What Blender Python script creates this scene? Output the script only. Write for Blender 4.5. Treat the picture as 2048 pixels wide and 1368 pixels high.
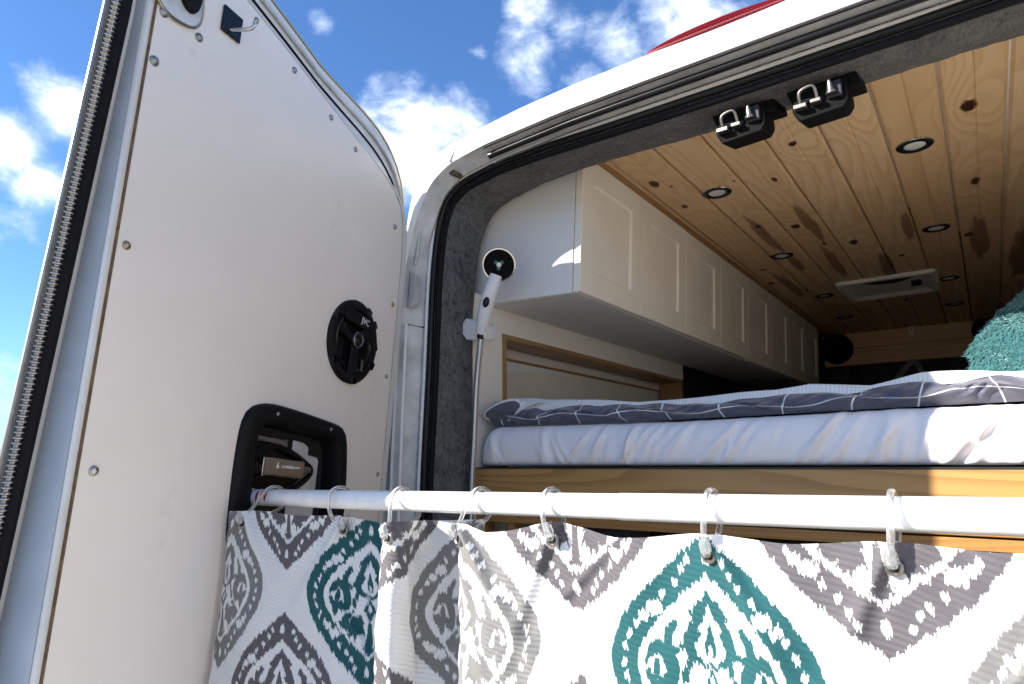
import bpy, bmesh, math, random
import numpy as np
from mathutils import Vector, Matrix

for o in list(bpy.data.objects):
    bpy.data.objects.remove(o, do_unlink=True)
scene = bpy.context.scene
COL = scene.collection
R = math.radians
random.seed(7)
rng = np.random.default_rng(11)
ZC = 1.6            # eye level above the ground; all heights below are written relative to eye level

# ------------------------------------------------------------------ camera
cam = bpy.data.cameras.new('camera'); cam.sensor_width = 36.0; cam.lens = 22.876
cam.clip_start = 0.02; cam.clip_end = 6000
co = bpy.data.objects.new('camera', cam); COL.objects.link(co)
right = Vector((0.80898, 0.58781, -0.00530)); up = Vector((0.11132, -0.14435, 0.98324)); fwd = Vector((-0.57720, 0.79602, 0.18222))
co.matrix_world = Matrix(((right.x, up.x, -fwd.x, 0), (right.y, up.y, -fwd.y, 0), (right.z, up.z, -fwd.z, ZC), (0, 0, 0, 1)))
scene.camera = co

# ------------------------------------------------------------------ light
SUN_EL = 27.5
SUN_AZ = (-0.80, -1.0)       # horizontal direction towards the sun (behind and left of the van's tail)
az = math.atan2(SUN_AZ[0], SUN_AZ[1])
to_sun = Vector((math.sin(az) * math.cos(R(SUN_EL)), math.cos(az) * math.cos(R(SUN_EL)), math.sin(R(SUN_EL))))
sl = bpy.data.lights.new('sun', 'SUN'); sl.energy = 5.0; sl.angle = R(0.53); sl.color = (1.0, 0.935, 0.83)
so = bpy.data.objects.new('sun', sl); COL.objects.link(so)
so.rotation_euler = to_sun.to_track_quat('Z', 'Y').to_euler()
scene.view_settings.view_transform = 'Standard'; scene.view_settings.look = 'None'
scene.view_settings.exposure = 1.26; scene.view_settings.gamma = 1.0
scene.view_settings.use_curve_mapping = False

world = bpy.data.worlds.new('World'); scene.world = world; world.use_nodes = True
wn = world.node_tree; wn.nodes.clear()
def nd(nt, kind, **kw):
    n = nt.nodes.new(kind)
    for k, v in kw.items():
        if k == 'inputs':
            for kk, vv in v.items(): n.inputs[kk].default_value = vv
        else: setattr(n, k, v)
    return n
def math_(nt, op, a, b=None, c=None, clamp=False):
    n = nt.nodes.new('ShaderNodeMath'); n.operation = op; n.use_clamp = clamp
    for i, v in enumerate((a, b, c)):
        if v is None: continue
        if isinstance(v, (int, float)): n.inputs[i].default_value = v
        else: nt.links.new(v, n.inputs[i])
    return n.outputs[0]
def vmath(nt, op, a, b=None, out=0):
    n = nt.nodes.new('ShaderNodeVectorMath'); n.operation = op
    for i, v in enumerate((a, b)):
        if v is None: continue
        if isinstance(v, (tuple, list)): n.inputs[i].default_value = v
        else: nt.links.new(v, n.inputs[i])
    return n.outputs[out]
def smooth(nt, v, a, b, t0=0.0, t1=1.0):
    n = nt.nodes.new('ShaderNodeMapRange'); n.interpolation_type = 'SMOOTHSTEP'
    n.inputs[1].default_value = a; n.inputs[2].default_value = b; n.inputs[3].default_value = t0; n.inputs[4].default_value = t1
    nt.links.new(v, n.inputs[0]); return n.outputs[0]
def mixc(nt, f, a, b, blend='MIX'):
    n = nt.nodes.new('ShaderNodeMix'); n.data_type = 'RGBA'; n.blend_type = blend
    for i, v in ((0, f), (6, a), (7, b)):
        if isinstance(v, (int, float)): n.inputs[i].default_value = v
        elif isinstance(v, (tuple, list)): n.inputs[i].default_value = (*v[:3], 1)
        else: nt.links.new(v, n.inputs[i])
    return n.outputs[2]
def noise(nt, vec, scale, detail=4, rough=0.5, dist=0.0):
    n = nt.nodes.new('ShaderNodeTexNoise'); n.inputs['Scale'].default_value = scale
    n.inputs['Detail'].default_value = detail; n.inputs['Roughness'].default_value = rough; n.inputs['Distortion'].default_value = dist
    if vec is not None: nt.links.new(vec, n.inputs['Vector'])
    return n.outputs['Fac']

sky = nd(wn, 'ShaderNodeTexSky', sky_type='NISHITA', sun_disc=False)
sky.sun_elevation = R(SUN_EL); sky.sun_rotation = az; sky.altitude = 300; sky.air_density = 1.0; sky.dust_density = 0.4; sky.ozone_density = 2.2
tc = nd(wn, 'ShaderNodeTexCoord'); dirv = tc.outputs['Generated']
# fair-weather cumulus: a scattering of puffs, broken up by noise
puffs = [((-0.8635, 0.2688, 0.4268), .075, .95), ((-0.9082, 0.2152, 0.3733), .085, .95), ((-0.9034, 0.266, 0.3363), .06, .85), ((-0.926, 0.2482, 0.2846), .08, .5),
         ((-0.626, 0.6262, 0.4547), .125, 1.0), ((-0.5887, 0.6447, 0.475), .10, .9), ((-0.66, 0.60, 0.42), .085, .95), ((-0.6605, 0.4787, 0.5784), .030, .66), ((-0.5179, 0.6415, 0.5658), .030, .55),
         ((-0.4655, 0.6818, 0.5655), .075, .88), ((-0.4430, 0.6662, 0.6032), .07, .68), ((-0.4130, 0.7062, 0.5832), .07, .72), ((-0.3627, 0.7395, 0.5668), .085, .95), ((-0.3996, 0.7423, 0.5379), .065, .88),
         ((-0.2733, 0.7739, 0.576), .12, .92), ((-0.95, 0.29, 0.10), .10, .6)]
prand = random.Random(4)          # the same kind of sky goes on all round
for k in range(46):
    a, e = prand.uniform(0, 2 * math.pi), prand.uniform(.05, 1.1); d = (math.cos(a) * math.cos(e), math.sin(a) * math.cos(e), math.sin(e))
    if d[0] < 0.1 and d[1] > 0.1: continue
    puffs.append((d, prand.uniform(.06, .20), prand.uniform(.6, 1.0)))
acc = None
for d, r, a in puffs:
    dv = Vector(d).normalized()
    v = smooth(wn, vmath(wn, 'DISTANCE', vmath(wn, 'NORMALIZE', dirv), tuple(dv), out=1), r * 1.25, 0.0, 0.0, a)
    acc = v if acc is None else math_(wn, 'MAXIMUM', acc, v)
mp = nd(wn, 'ShaderNodeMapping'); mp.inputs['Scale'].default_value = (1, 1, 1.5); wn.links.new(dirv, mp.inputs['Vector'])
n1 = noise(wn, mp.outputs[0], 9.0, 9, 0.60, 0.25)
n2 = noise(wn, mp.outputs[0], 30.0, 6, 0.62, 0.4)
dens = math_(wn, 'ADD', math_(wn, 'MULTIPLY', acc, 0.52), math_(wn, 'ADD', math_(wn, 'MULTIPLY', n1, 0.85), math_(wn, 'MULTIPLY', n2, 0.26)))
mask = smooth(wn, dens, 0.72, 1.08)
core = smooth(wn, dens, 0.86, 1.16)
cloudcol = mixc(wn, core, (5.8, 6.8, 8.6), (11.4, 11.3, 11.1))
skycol = mixc(wn, 1.0, sky.outputs[0], (0.76, 1.10, 1.50), 'MULTIPLY')
bg = nd(wn, 'ShaderNodeBackground'); bg.inputs['Strength'].default_value = 0.072
wn.links.new(mixc(wn, mask, skycol, cloudcol), bg.inputs['Color'])
wo = nd(wn, 'ShaderNodeOutputWorld'); wn.links.new(bg.outputs[0], wo.inputs['Surface'])

# ------------------------------------------------------------------ materials
MATS = {}
def mat(name, col=(0.8, 0.8, 0.8), rough=0.5, metal=0.0, spec=0.5, bump=None, var=None, coat=0.0, sheen=0.0, trans=0.0, ior=1.45):
    """bump=(scale, strength, detail); var=(scale, amount) multiplies the colour a little"""
    m = bpy.data.materials.new(name); m.use_nodes = True; nt = m.node_tree
    b = nt.nodes['Principled BSDF']
    b.inputs['Base Color'].default_value = (*col, 1); b.inputs['Roughness'].default_value = rough
    b.inputs['Metallic'].default_value = metal; b.inputs['Specular IOR Level'].default_value = spec
    b.inputs['Coat Weight'].default_value = coat; b.inputs['Sheen Weight'].default_value = sheen
    b.inputs['Transmission Weight'].default_value = trans; b.inputs['IOR'].default_value = ior
    t = nt.nodes.new('ShaderNodeTexCoord')
    if var:
        v = noise(nt, t.outputs['Object'], var[0], 5, 0.6)
        f = smooth(nt, v, 0.3, 0.7, 1 - var[1], 1 + var[1] * .4)
        cr = nt.nodes.new('ShaderNodeCombineColor')
        for i in range(3): nt.links.new(f, cr.inputs[i])
        nt.links.new(mixc(nt, 1.0, (*col, 1), cr.outputs[0], 'MULTIPLY'), b.inputs['Base Color'])
        nt.links.new(smooth(nt, v, 0.3, 0.7, rough * 1.15, rough * .85), b.inputs['Roughness'])
    if bump:
        v = noise(nt, t.outputs['Object'], bump[0], bump[2] if len(bump) > 2 else 3, 0.6)
        bp = nt.nodes.new('ShaderNodeBump'); bp.inputs['Strength'].default_value = bump[1]; bp.inputs['Distance'].default_value = 0.01
        nt.links.new(v, bp.inputs['Height']); nt.links.new(bp.outputs[0], b.inputs['Normal'])
    MATS[name] = m
    return m

mat('white_paint', (0.80, 0.80, 0.79), 0.28, coat=0.3, var=(6, .05))
mat('grey_white_paint', (0.55, 0.56, 0.56), 0.36, coat=0.15, var=(14, .30), bump=(3, .05))
mat('door_steel', (0.68, 0.675, 0.66), 0.30, coat=0.3, var=(12, .08))
mat('door_panel', (0.80, 0.755, 0.70), 0.36, var=(2.2, .05), bump=(2.0, .22, 1))
mat('ply_edge', (0.16, 0.10, 0.045), 0.7, var=(60, .4))
mat('rubber', (0.007, 0.007, 0.0075), 0.6, spec=0.15)
mat('rubber_gloss', (0.008, 0.008, 0.0085), 0.30, spec=0.3)
mat('ribbed_rubber', (0.42, 0.41, 0.39), 0.24, metal=0.9)
mat('return_sky_tint', (0.40, 0.455, 0.51), 0.35, coat=0.2, var=(14, .10))  # white door paint with the reflected sky put into its colour
mat('black_plastic', (0.006, 0.006, 0.0065), 0.5, spec=.2, bump=(400, .12))
mat('black_gloss', (0.005, 0.005, 0.006), 0.18, spec=.35)
mat('dark_plastic', (0.02, 0.02, 0.021), 0.45)
mat('steel', (0.55, 0.54, 0.52), 0.25, metal=1.0, var=(40, .15))
mat('dull_steel', (0.33, 0.33, 0.33), 0.4, metal=1.0, var=(40, .2))
mat('brass_zinc', (0.38, 0.32, 0.2), 0.38, metal=1.0)
mat('chrome', (0.75, 0.75, 0.76), 0.10, metal=1.0)
mat('nickel', (0.34, 0.315, 0.285), 0.38, metal=1.0, var=(30, .1))
mat('latch_nickel', (0.66, 0.58, 0.52), 0.32, metal=1.0, var=(30, .08))
mat('striker_metal', (0.24, 0.225, 0.205), 0.42, metal=1.0, var=(60, .2))
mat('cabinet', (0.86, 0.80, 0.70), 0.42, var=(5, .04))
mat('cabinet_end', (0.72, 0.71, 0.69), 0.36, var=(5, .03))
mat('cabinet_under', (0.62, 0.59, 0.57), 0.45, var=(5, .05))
mat('wall_white', (0.78, 0.73, 0.65), 0.5, var=(4, .05))
mat('niche_back', (0.70, 0.64, 0.55), 0.6, var=(4, .06))
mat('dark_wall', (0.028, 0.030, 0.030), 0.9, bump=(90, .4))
mat('shower_white', (0.70, 0.70, 0.71), 0.28)
mat('green_print', (0.02, 0.16, 0.12), 0.4)
mat('white_dot', (0.75, 0.75, 0.75), 0.3)
mat('rod_white', (0.80, 0.80, 0.80), 0.28, coat=0.3, var=(45, .10))
mat('red_print', (0.35, 0.012, 0.016), 0.4)
mat('cream_plastic', (0.82, 0.78, 0.70), 0.45)
mat('lens', (0.72, 0.72, 0.70), 0.25)
mat('bezel', (0.03, 0.03, 0.033), 0.25, metal=0.6)
mat('wool_white', (0.74, 0.73, 0.70), 0.9, sheen=.2)
mat('blackout', (0.030, 0.033, 0.033), 0.62)
mat('strap_grey', (0.20, 0.20, 0.19), 0.7)
mat('bag', (0.035, 0.04, 0.05), 0.7, bump=(120, .3))
mat('dark_lining', (0.07, 0.072, 0.10), 0.65, sheen=.3, bump=(30, .4))
mat('lint', (0.13, 0.135, 0.135), 0.9)
mat('black_matte', (0.004, 0.004, 0.0042), 0.7, spec=.12)
mat('void', (0.012, 0.011, 0.010), 0.9)
mat('dirt_seal', (0.10, 0.082, 0.06), 0.8, var=(60, .6), bump=(80, .6))
mat('floor_vinyl', (0.12, 0.10, 0.08), 0.6)
mat('sheet', (0.85, 0.80, 0.79), 0.75, sheen=.25, bump=(900, .05))
mat('label_grey', (0.7, 0.7, 0.7), 0.4)

def clear_plastic():
    m = mat('clear_plastic', (0.93, 0.94, 0.93), 0.08, trans=0.86, ior=1.45)
clear_plastic()

def red_lens():
    m = mat('red_lens', (0.30, 0.006, 0.014), 0.12, coat=.6)
    nt = m.node_tree; b = nt.nodes['Principled BSDF']; t = nt.nodes.new('ShaderNodeTexCoord')
    w = nt.nodes.new('ShaderNodeTexWave'); w.inputs['Scale'].default_value = 60; w.bands_direction = 'X'
    nt.links.new(t.outputs['Object'], w.inputs['Vector'])
    nt.links.new(mixc(nt, w.outputs['Fac'], (0.22, 0.004, 0.012), (0.42, 0.01, 0.03)), b.inputs['Base Color'])
red_lens()

def carpet():
    m = mat('carpet', (0.05, 0.053, 0.055), 0.95, sheen=.06)
    nt = m.node_tree; b = nt.nodes['Principled BSDF']; t = nt.nodes.new('ShaderNodeTexCoord'); v = t.outputs['Object']
    a = noise(nt, v, 22, 6, 0.75, .8); c = noise(nt, v, 95, 5, 0.75, .5); mp = nt.nodes.new('ShaderNodeMapping'); mp.inputs['Scale'].default_value = (420, 60, 60)
    nt.links.new(v, mp.inputs['Vector']); f = noise(nt, mp.outputs[0], 1.0, 3, .6)
    s = math_(nt, 'ADD', math_(nt, 'MULTIPLY', a, .5), math_(nt, 'ADD', math_(nt, 'MULTIPLY', c, .4), math_(nt, 'MULTIPLY', f, .45)))
    cr = nt.nodes.new('ShaderNodeValToRGB'); cr.color_ramp.elements[0].position = .45; cr.color_ramp.elements[0].color = (0.006, 0.0065, 0.007, 1)
    cr.color_ramp.elements[1].position = .95; cr.color_ramp.elements[1].color = (0.20, 0.20, 0.195, 1)
    nt.links.new(s, cr.inputs[0]); nt.links.new(cr.outputs[0], b.inputs['Base Color'])
    bp = nt.nodes.new('ShaderNodeBump'); bp.inputs['Strength'].default_value = .9; bp.inputs['Distance'].default_value = .004
    nt.links.new(s, bp.inputs['Height']); nt.links.new(bp.outputs[0], b.inputs['Normal'])
carpet()

# pine: grain runs along the boards; knots (x, y, size) and dark heartwood streaks are where the real boards have them
KNOTS = [(.043, 1.631, .017), (-.176, 1.476, .011), (-.306, 1.582, .010), (-.672, 1.601, .013), (-.640, 1.644, .005), (-.665, 1.806, .010),
         (-.396, 1.769, .008), (-.535, 2.113, .012), (.047, 2.110, .012), (-.437, 2.187, .015), (-.396, 2.427, .008), (-.31, 2.472, .014),
         (-.488, 1.712, .004), (-.662, 2.629, .012), (-.688, 2.861, .014), (.02, 2.62, .014), (-.19, 2.75, .012), (-.59, 3.1, .013), (-.25, 3.55, .014), (.2, 1.9, .014), (.3, 2.5, .015)]
STREAKS = [(-.541, 2.24, .022, .30), (-.53, 2.62, .026, .16), (-.394, 2.20, .022, .28), (-.41, 2.72, .025, .32), (.05, 2.70, .035, .34), (-.14, 2.42, .018, .22), (-.25, 2.9, .03, .3), (.17, 3.0, .04, .5), (-.63, 2.95, .03, .3)]
def pine(name, light, dark, along='Y', knots=True, rough=.42, rs=14.0, ls=9.0, rw=.38):
    m = mat(name, light, rough); nt = m.node_tree; b = nt.nodes['Principled BSDF']
    t = nt.nodes.new('ShaderNodeTexCoord'); v = t.outputs['Object']; oi = nt.nodes.new('ShaderNodeObjectInfo')
    sep = nt.nodes.new('ShaderNodeSeparateXYZ'); nt.links.new(v, sep.inputs[0])
    X, Y = (sep.outputs[0], sep.outputs[1]) if along == 'Y' else (sep.outputs[2], sep.outputs[0])
    phase = None; kd = None; kn = noise(nt, v, 70, 3, .6)
    if knots:
        for kx, ky, r in KNOTS:
            dx = math_(nt, 'SUBTRACT', X, kx - ROOT[0]); dy = math_(nt, 'MULTIPLY', math_(nt, 'SUBTRACT', Y, ky - ROOT[1]), random.uniform(.4, .85))
            d = math_(nt, 'SQRT', math_(nt, 'ADD', math_(nt, 'MULTIPLY', dx, dx), math_(nt, 'MULTIPLY', dy, dy)))
            p = math_(nt, 'MULTIPLY', smooth(nt, d, .004, .11 if r > .009 else .05, 1.0, 0.0), 2.6 if r > .009 else 1.0)
            k = smooth(nt, math_(nt, 'ADD', d, math_(nt, 'MULTIPLY', math_(nt, 'SUBTRACT', kn, .5), r * .9)), r * .5, r * 1.15, 1.0, 0.0)
            phase = p if phase is None else math_(nt, 'ADD', phase, p); kd = k if kd is None else math_(nt, 'MAXIMUM', kd, k)
    cmb = nt.nodes.new('ShaderNodeCombineXYZ')
    nt.links.new(X, cmb.inputs[0]); nt.links.new(math_(nt, 'MULTIPLY', Y, .09), cmb.inputs[1]); nt.links.new(math_(nt, 'MULTIPLY', oi.outputs['Random'], 7.0), cmb.inputs[2])
    low = noise(nt, cmb.outputs[0], 8.0, 1, .5, .15)
    ph = math_(nt, 'ADD', math_(nt, 'MULTIPLY', low, ls), math_(nt, 'MULTIPLY', X, rs))
    if phase is not None: ph = math_(nt, 'ADD', ph, phase)
    rings = math_(nt, 'FRACT', ph)
    rings = smooth(nt, rings, .35, .98, 0.0, 1.0)
    cm2 = nt.nodes.new('ShaderNodeCombineXYZ'); nt.links.new(math_(nt, 'MULTIPLY', X, 60.0), cm2.inputs[0]); nt.links.new(math_(nt, 'MULTIPLY', Y, 2.2), cm2.inputs[1]); nt.links.new(oi.outputs['Random'], cm2.inputs[2])
    fine = noise(nt, cm2.outputs[0], 6.0, 4, .6)
    big = noise(nt, v, 1.7, 2, .5)
    f = math_(nt, 'ADD', math_(nt, 'MULTIPLY', rings, rw), math_(nt, 'ADD', math_(nt, 'MULTIPLY', fine, .38), math_(nt, 'MULTIPLY', big, .16)), clamp=True)
    col = mixc(nt, f, light, dark)
    tint = math_(nt, 'MULTIPLY', oi.outputs['Random'], .55)
    col = mixc(nt, tint, col, (dark[0] * .95, dark[1] * .9, dark[2] * .8))
    if knots:
        st = None; cm3 = nt.nodes.new('ShaderNodeCombineXYZ'); nt.links.new(math_(nt, 'MULTIPLY', X, 55.0), cm3.inputs[0]); nt.links.new(math_(nt, 'MULTIPLY', Y, 5.0), cm3.inputs[1]); wob = noise(nt, cm3.outputs[0], 1.0, 4, .6)
        for sx, sy, rx, ry in STREAKS:
            dx = math_(nt, 'DIVIDE', math_(nt, 'SUBTRACT', X, sx - ROOT[0]), rx); dy = math_(nt, 'DIVIDE', math_(nt, 'SUBTRACT', Y, sy - ROOT[1]), ry)
            d = math_(nt, 'ADD', math_(nt, 'SQRT', math_(nt, 'ADD', math_(nt, 'MULTIPLY', dx, dx), math_(nt, 'MULTIPLY', dy, dy))), math_(nt, 'MULTIPLY', wob, 1.3))
            k = smooth(nt, d, 1.25, 1.55, 1.0, 0.0); st = k if st is None else math_(nt, 'MAXIMUM', st, k)
        col = mixc(nt, math_(nt, 'MULTIPLY', st, .75), col, (0.17, 0.070, 0.030))
        col = mixc(nt, smooth(nt, kd, 0.0, .5), col, (0.26, 0.115, 0.045)); col = mixc(nt, smooth(nt, kd, .35, .8), col, (0.04, 0.015, 0.008))
    nt.links.new(col, b.inputs['Base Color'])
    bp = nt.nodes.new('ShaderNodeBump'); bp.inputs['Strength'].default_value = .12; bp.inputs['Distance'].default_value = .002
    nt.links.new(f, bp.inputs['Height']); nt.links.new(bp.outputs[0], b.inputs['Normal'])
    return m
ROOT = (-.307, 1.1, -1.6)
pine('pine', (0.84, 0.60, 0.36), (0.57, 0.345, 0.16))
pine('pine_header', (0.76, 0.50, 0.25), (0.56, 0.32, 0.13), along='X', knots=False)
pine('oak_rail', (0.54, 0.30, 0.10), (0.30, 0.145, 0.042), along='X', knots=False, rough=.38, rs=40.0, ls=16.0, rw=.5)
pine('oak_frame', (0.40, 0.235, 0.10), (0.25, 0.13, 0.045), along='Y', knots=False)

def panel_wear():
    m = MATS['door_panel']; nt = m.node_tree; b = nt.nodes['Principled BSDF']; t = nt.nodes.new('ShaderNodeTexCoord')
    mp_ = nt.nodes.new('ShaderNodeMapping'); mp_.inputs['Scale'].default_value = (1, 1, .35); nt.links.new(t.outputs['Object'], mp_.inputs[0])
    a = noise(nt, mp_.outputs[0], 7, 6, .7, .6); c = noise(nt, t.outputs['Object'], 55, 3, .6)
    f = math_(nt, 'MULTIPLY', smooth(nt, a, .56, .78), smooth(nt, c, .42, .7))
    old = b.inputs['Base Color'].links[0].from_socket
    nt.links.new(mixc(nt, math_(nt, 'MULTIPLY', f, .38), old, (0.38, 0.35, 0.31)), b.inputs['Base Color'])
    nt.links.new(smooth(nt, a, .3, .75, .28, .50), b.inputs['Roughness'])
panel_wear()
def ground_mat():
    m = mat('ground', (0.40, 0.365, 0.31), 0.9); nt = m.node_tree; b = nt.nodes['Principled BSDF']
    t = nt.nodes.new('ShaderNodeTexCoord'); v = t.outputs['Object']
    f = math_(nt, 'ADD', math_(nt, 'MULTIPLY', noise(nt, v, .6, 6, .6), .6), math_(nt, 'MULTIPLY', noise(nt, v, 30, 3, .6), .4))
    nt.links.new(mixc(nt, f, (0.34, 0.285, 0.215), (0.54, 0.465, 0.36)), b.inputs['Base Color'])
ground_mat()
def hill_mat():
    m = mat('hill', (0.045, 0.06, 0.035), 0.95, var=(.02, .4))
hill_mat()

# ------------------------------------------------------------------ mesh helpers
def vec(p): return Vector(p)
class MB:
    def __init__(s): s.v = []; s.f = []
    def add(s, v, f):
        o = len(s.v); s.v += [tuple(p) for p in v]; s.f += [tuple(i + o for i in q) for q in f]; return s
    def box(s, a, b):
        (x0, y0, z0), (x1, y1, z1) = a, b
        return s.add([(x0, y0, z0), (x1, y0, z0), (x1, y1, z0), (x0, y1, z0), (x0, y0, z1), (x1, y0, z1), (x1, y1, z1), (x0, y1, z1)],
                     [(0, 3, 2, 1), (4, 5, 6, 7), (0, 1, 5, 4), (1, 2, 6, 5), (2, 3, 7, 6), (3, 0, 4, 7)])
    def grid(s, P, close_u=False, close_v=False):
        n, m = len(P), len(P[0]); v = [p for row in P for p in row]; f = []
        for i in range(n if close_u else n - 1):
            for j in range(m if close_v else m - 1):
                a, b = i, (i + 1) % n; c, d = j, (j + 1) % m
                f.append((a * m + c, b * m + c, b * m + d, a * m + d))
        return s.add(v, f)
    def tube(s, path, r, seg=10, closed=False, cap=True, flat=1.0):
        path = [Vector(p) for p in path]; n = len(path); rr = r if hasattr(r, '__len__') else [r] * n
        ref = None; rows = []
        for i in range(n):
            if closed: t = path[(i + 1) % n] - path[i - 1]
            else: t = path[min(i + 1, n - 1)] - path[max(i - 1, 0)]
            t.normalize()
            if ref is None:
                a = Vector((0, 0, 1)) if abs(t.z) < .9 else Vector((1, 0, 0)); ref = (a - t * a.dot(t)).normalized()
            else: ref = (ref - t * ref.dot(t)).normalized()
            b = t.cross(ref)
            rows.append([path[i] + (ref * math.cos(2 * math.pi * k / seg) * flat + b * math.sin(2 * math.pi * k / seg)) * rr[i] for k in range(seg)])
        o = len(s.v); s.grid(rows, closed, True)
        if cap and not closed:
            s.f.append(tuple(o + k for k in range(seg))[::-1]); s.f.append(tuple(o + (n - 1) * seg + k for k in range(seg)))
        return s
    def lathe(s, prof, c, ex, ey, ez, seg=40, sx=1.0, sy=1.0):
        """profile [(radius, height)] about axis ez through c"""
        c, ex, ey, ez = map(Vector, (c, ex, ey, ez)); rows = []
        for k in range(seg):
            a = 2 * math.pi * k / seg
            rows.append([c + (ex * math.cos(a) * sx + ey * math.sin(a) * sy) * r + ez * h for r, h in prof])
        return s.grid(rows, True, False)
    def prism(s, poly, f0, f1):
        """poly [(a,b)]; f0/f1 map (a,b) to bottom/top points"""
        n = len(poly); v = [f0(*p) for p in poly] + [f1(*p) for p in poly]
        return s.add(v, [tuple(range(n))[::-1], tuple(range(n, 2 * n))] + [(i, (i + 1) % n, n + (i + 1) % n, n + i) for i in range(n)])

def newmesh(name, mb, base):
    me = bpy.data.meshes.new(name)
    b = Vector(base)
    me.from_pydata([tuple(Vector(p) - b) for p in mb.v], [], mb.f)
    bm = bmesh.new(); bm.from_mesh(me); bmesh.ops.recalc_face_normals(bm, faces=bm.faces); bm.to_mesh(me); bm.free()
    return me
BASE = {}
def obj(name, mb, m, parent=None, smooth=False, bevel=0, seg=2, base=None, label=None, angle=40):
    b = BASE[parent] if parent is not None else (base or (0, 0, -ZC))
    me = newmesh(name, mb, b); me.materials.append(MATS[m])
    if smooth:
        me.shade_smooth(); me.set_sharp_from_angle(angle=R(angle))
    o = bpy.data.objects.new(name, me); COL.objects.link(o); BASE[o] = b
    if parent is not None: o.parent = parent
    else: o.location = (b[0], b[1], b[2] + ZC)
    if bevel:
        md = o.modifiers.new('bevel', 'BEVEL'); md.width = bevel; md.segments = seg; md.limit_method = 'ANGLE'; md.angle_limit = R(35)
        me.shade_smooth(); me.set_sharp_from_angle(angle=R(50))
    if label: o['label'] = label
    return o
def tag(o, label, cat, group=None, kind=None):
    if label: o['label'] = label
    if cat: o['category'] = cat
    if group: o['group'] = group
    if kind: o['kind'] = kind
    return o
def thing(name, label, cat, loc, group=None):
    o = bpy.data.objects.new(name, None); COL.objects.link(o); o.empty_display_size = .05
    o.location = (loc[0], loc[1], loc[2] + ZC); BASE[o] = loc
    return tag(o, label, cat, group)
def copy_part(o, parent, loc=(0, 0, 0)):
    c = o.copy(); COL.objects.link(c); c.parent = parent; c.location = loc; BASE[c] = BASE[parent]; return c
def copy_tree(o, loc=None):
    c = o.copy(); COL.objects.link(c); BASE[c] = BASE[o]
    if loc is not None: c.location = (loc[0], loc[1], loc[2] + ZC)
    for ch in o.children:
        d = ch.copy(); COL.objects.link(d); d.parent = c; BASE[d] = BASE[o]
        for g in ch.children:
            e = g.copy(); COL.objects.link(e); e.parent = d; BASE[e] = BASE[o]
    return c
def resample(pts, n):
    P = np.array(pts, float); d = np.r_[0, np.cumsum(np.linalg.norm(np.diff(P, axis=0), axis=1))]
    t = np.linspace(0, d[-1], n); return np.stack([np.interp(t, d, P[:, k]) for k in range(P.shape[1])], 1)
def chaikin(pts, it=2, closed=False):
    P = np.array(pts, float)
    for _ in range(it):
        if closed:
            Q = np.roll(P, -1, 0); P = np.stack([.75 * P + .25 * Q, .25 * P + .75 * Q], 1).reshape(-1, P.shape[1])
        else:
            a, b = P[:-1], P[1:]; P = np.vstack([P[:1], np.stack([.75 * a + .25 * b, .25 * a + .75 * b], 1).reshape(-1, P.shape[1]), P[-1:]])
    return P
def text_mb(s, size, frame, thick=.0004):
    c = bpy.data.curves.new('t', 'FONT'); c.body = s; c.size = size; c.align_x = 'CENTER'; c.align_y = 'CENTER'; c.extrude = thick; c.resolution_u = 2
    o = bpy.data.objects.new('t', c); COL.objects.link(o); dg = bpy.context.evaluated_depsgraph_get()
    me = bpy.data.meshes.new_from_object(o.evaluated_get(dg)); mb = MB()
    mb.add([frame(*v.co) for v in me.vertices], [tuple(p.vertices) for p in me.polygons])
    bpy.data.objects.remove(o); bpy.data.curves.remove(c); bpy.data.meshes.remove(me); return mb

# ------------------------------------------------------------------ setting
def build_setting():
    mb = MB(); n = 64; rings = [0, 6, 20, 80, 400, 3000]
    P = [[(r * math.cos(2 * math.pi * k / n), r * math.sin(2 * math.pi * k / n), -ZC) for r in rings[1:]] for k in range(n)]
    mb.grid(P, True, False); mb.v.append((0, 0, -ZC)); c = len(mb.v) - 1
    for k in range(n): mb.f.append((c, k * 5, ((k + 1) % n) * 5))
    tag(obj('ground', mb, 'ground'), 'pale gravel ground around the parked van', None, kind='structure')
    mb = MB(); P = []
    for k in range(181):
        a = 2 * math.pi * k / 180; h = 26 + 14 * math.sin(a * 5 + 1) + 9 * math.sin(a * 13) + 5 * math.sin(a * 31 + 2)
        P.append([(1500 * math.cos(a), 1500 * math.sin(a), -ZC - 1), (1530 * math.cos(a), 1530 * math.sin(a), h), (1800 * math.cos(a), 1800 * math.sin(a), -ZC - 1)])
    mb.grid(P)
    tag(obj('hills', mb, 'hill', smooth=True), 'low dark wooded hills far off on the horizon', None, kind='structure')
build_setting()

# ------------------------------------------------------------------ the van
CX = -.307
van = thing('camper_van', 'white camper van seen from behind with its rear doors open', 'van', ROOT)
M1 = 46
def arch(side, top, n1=M1, n2=M1, smooth_it=2):
    """left half given as side (bottom to corner) and top (corner to centre) 3D points; mirrored to the right"""
    a = resample(side, n1); b = resample(top, n2)[1:]
    h = np.vstack([a, b])
    for _ in range(2): h[1:-1] = .25 * h[:-2] + .5 * h[1:-1] + .25 * h[2:]
    m = h[::-1].copy(); m[:, 0] = 2 * CX - m[:, 0]
    return np.vstack([h, m[1:]])
outer = arch([(-1.105, 1.045, -1.08), (-1.100, 1.045, 0), (-1.090, 1.045, .3), (-1.078, 1.045, .45), (-1.064, 1.045, .56), (-1.052, 1.045, .641), (-1.013, 1.045, .693)],
             [(-1.013, 1.045, .693), (-.958, 1.045, .716), (-.9, 1.045, .726), (-.839, 1.045, .734), (-.73, 1.045, .745), (-.594, 1.045, .751), (-.443, 1.045, .752), (CX, 1.045, .752)])
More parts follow.
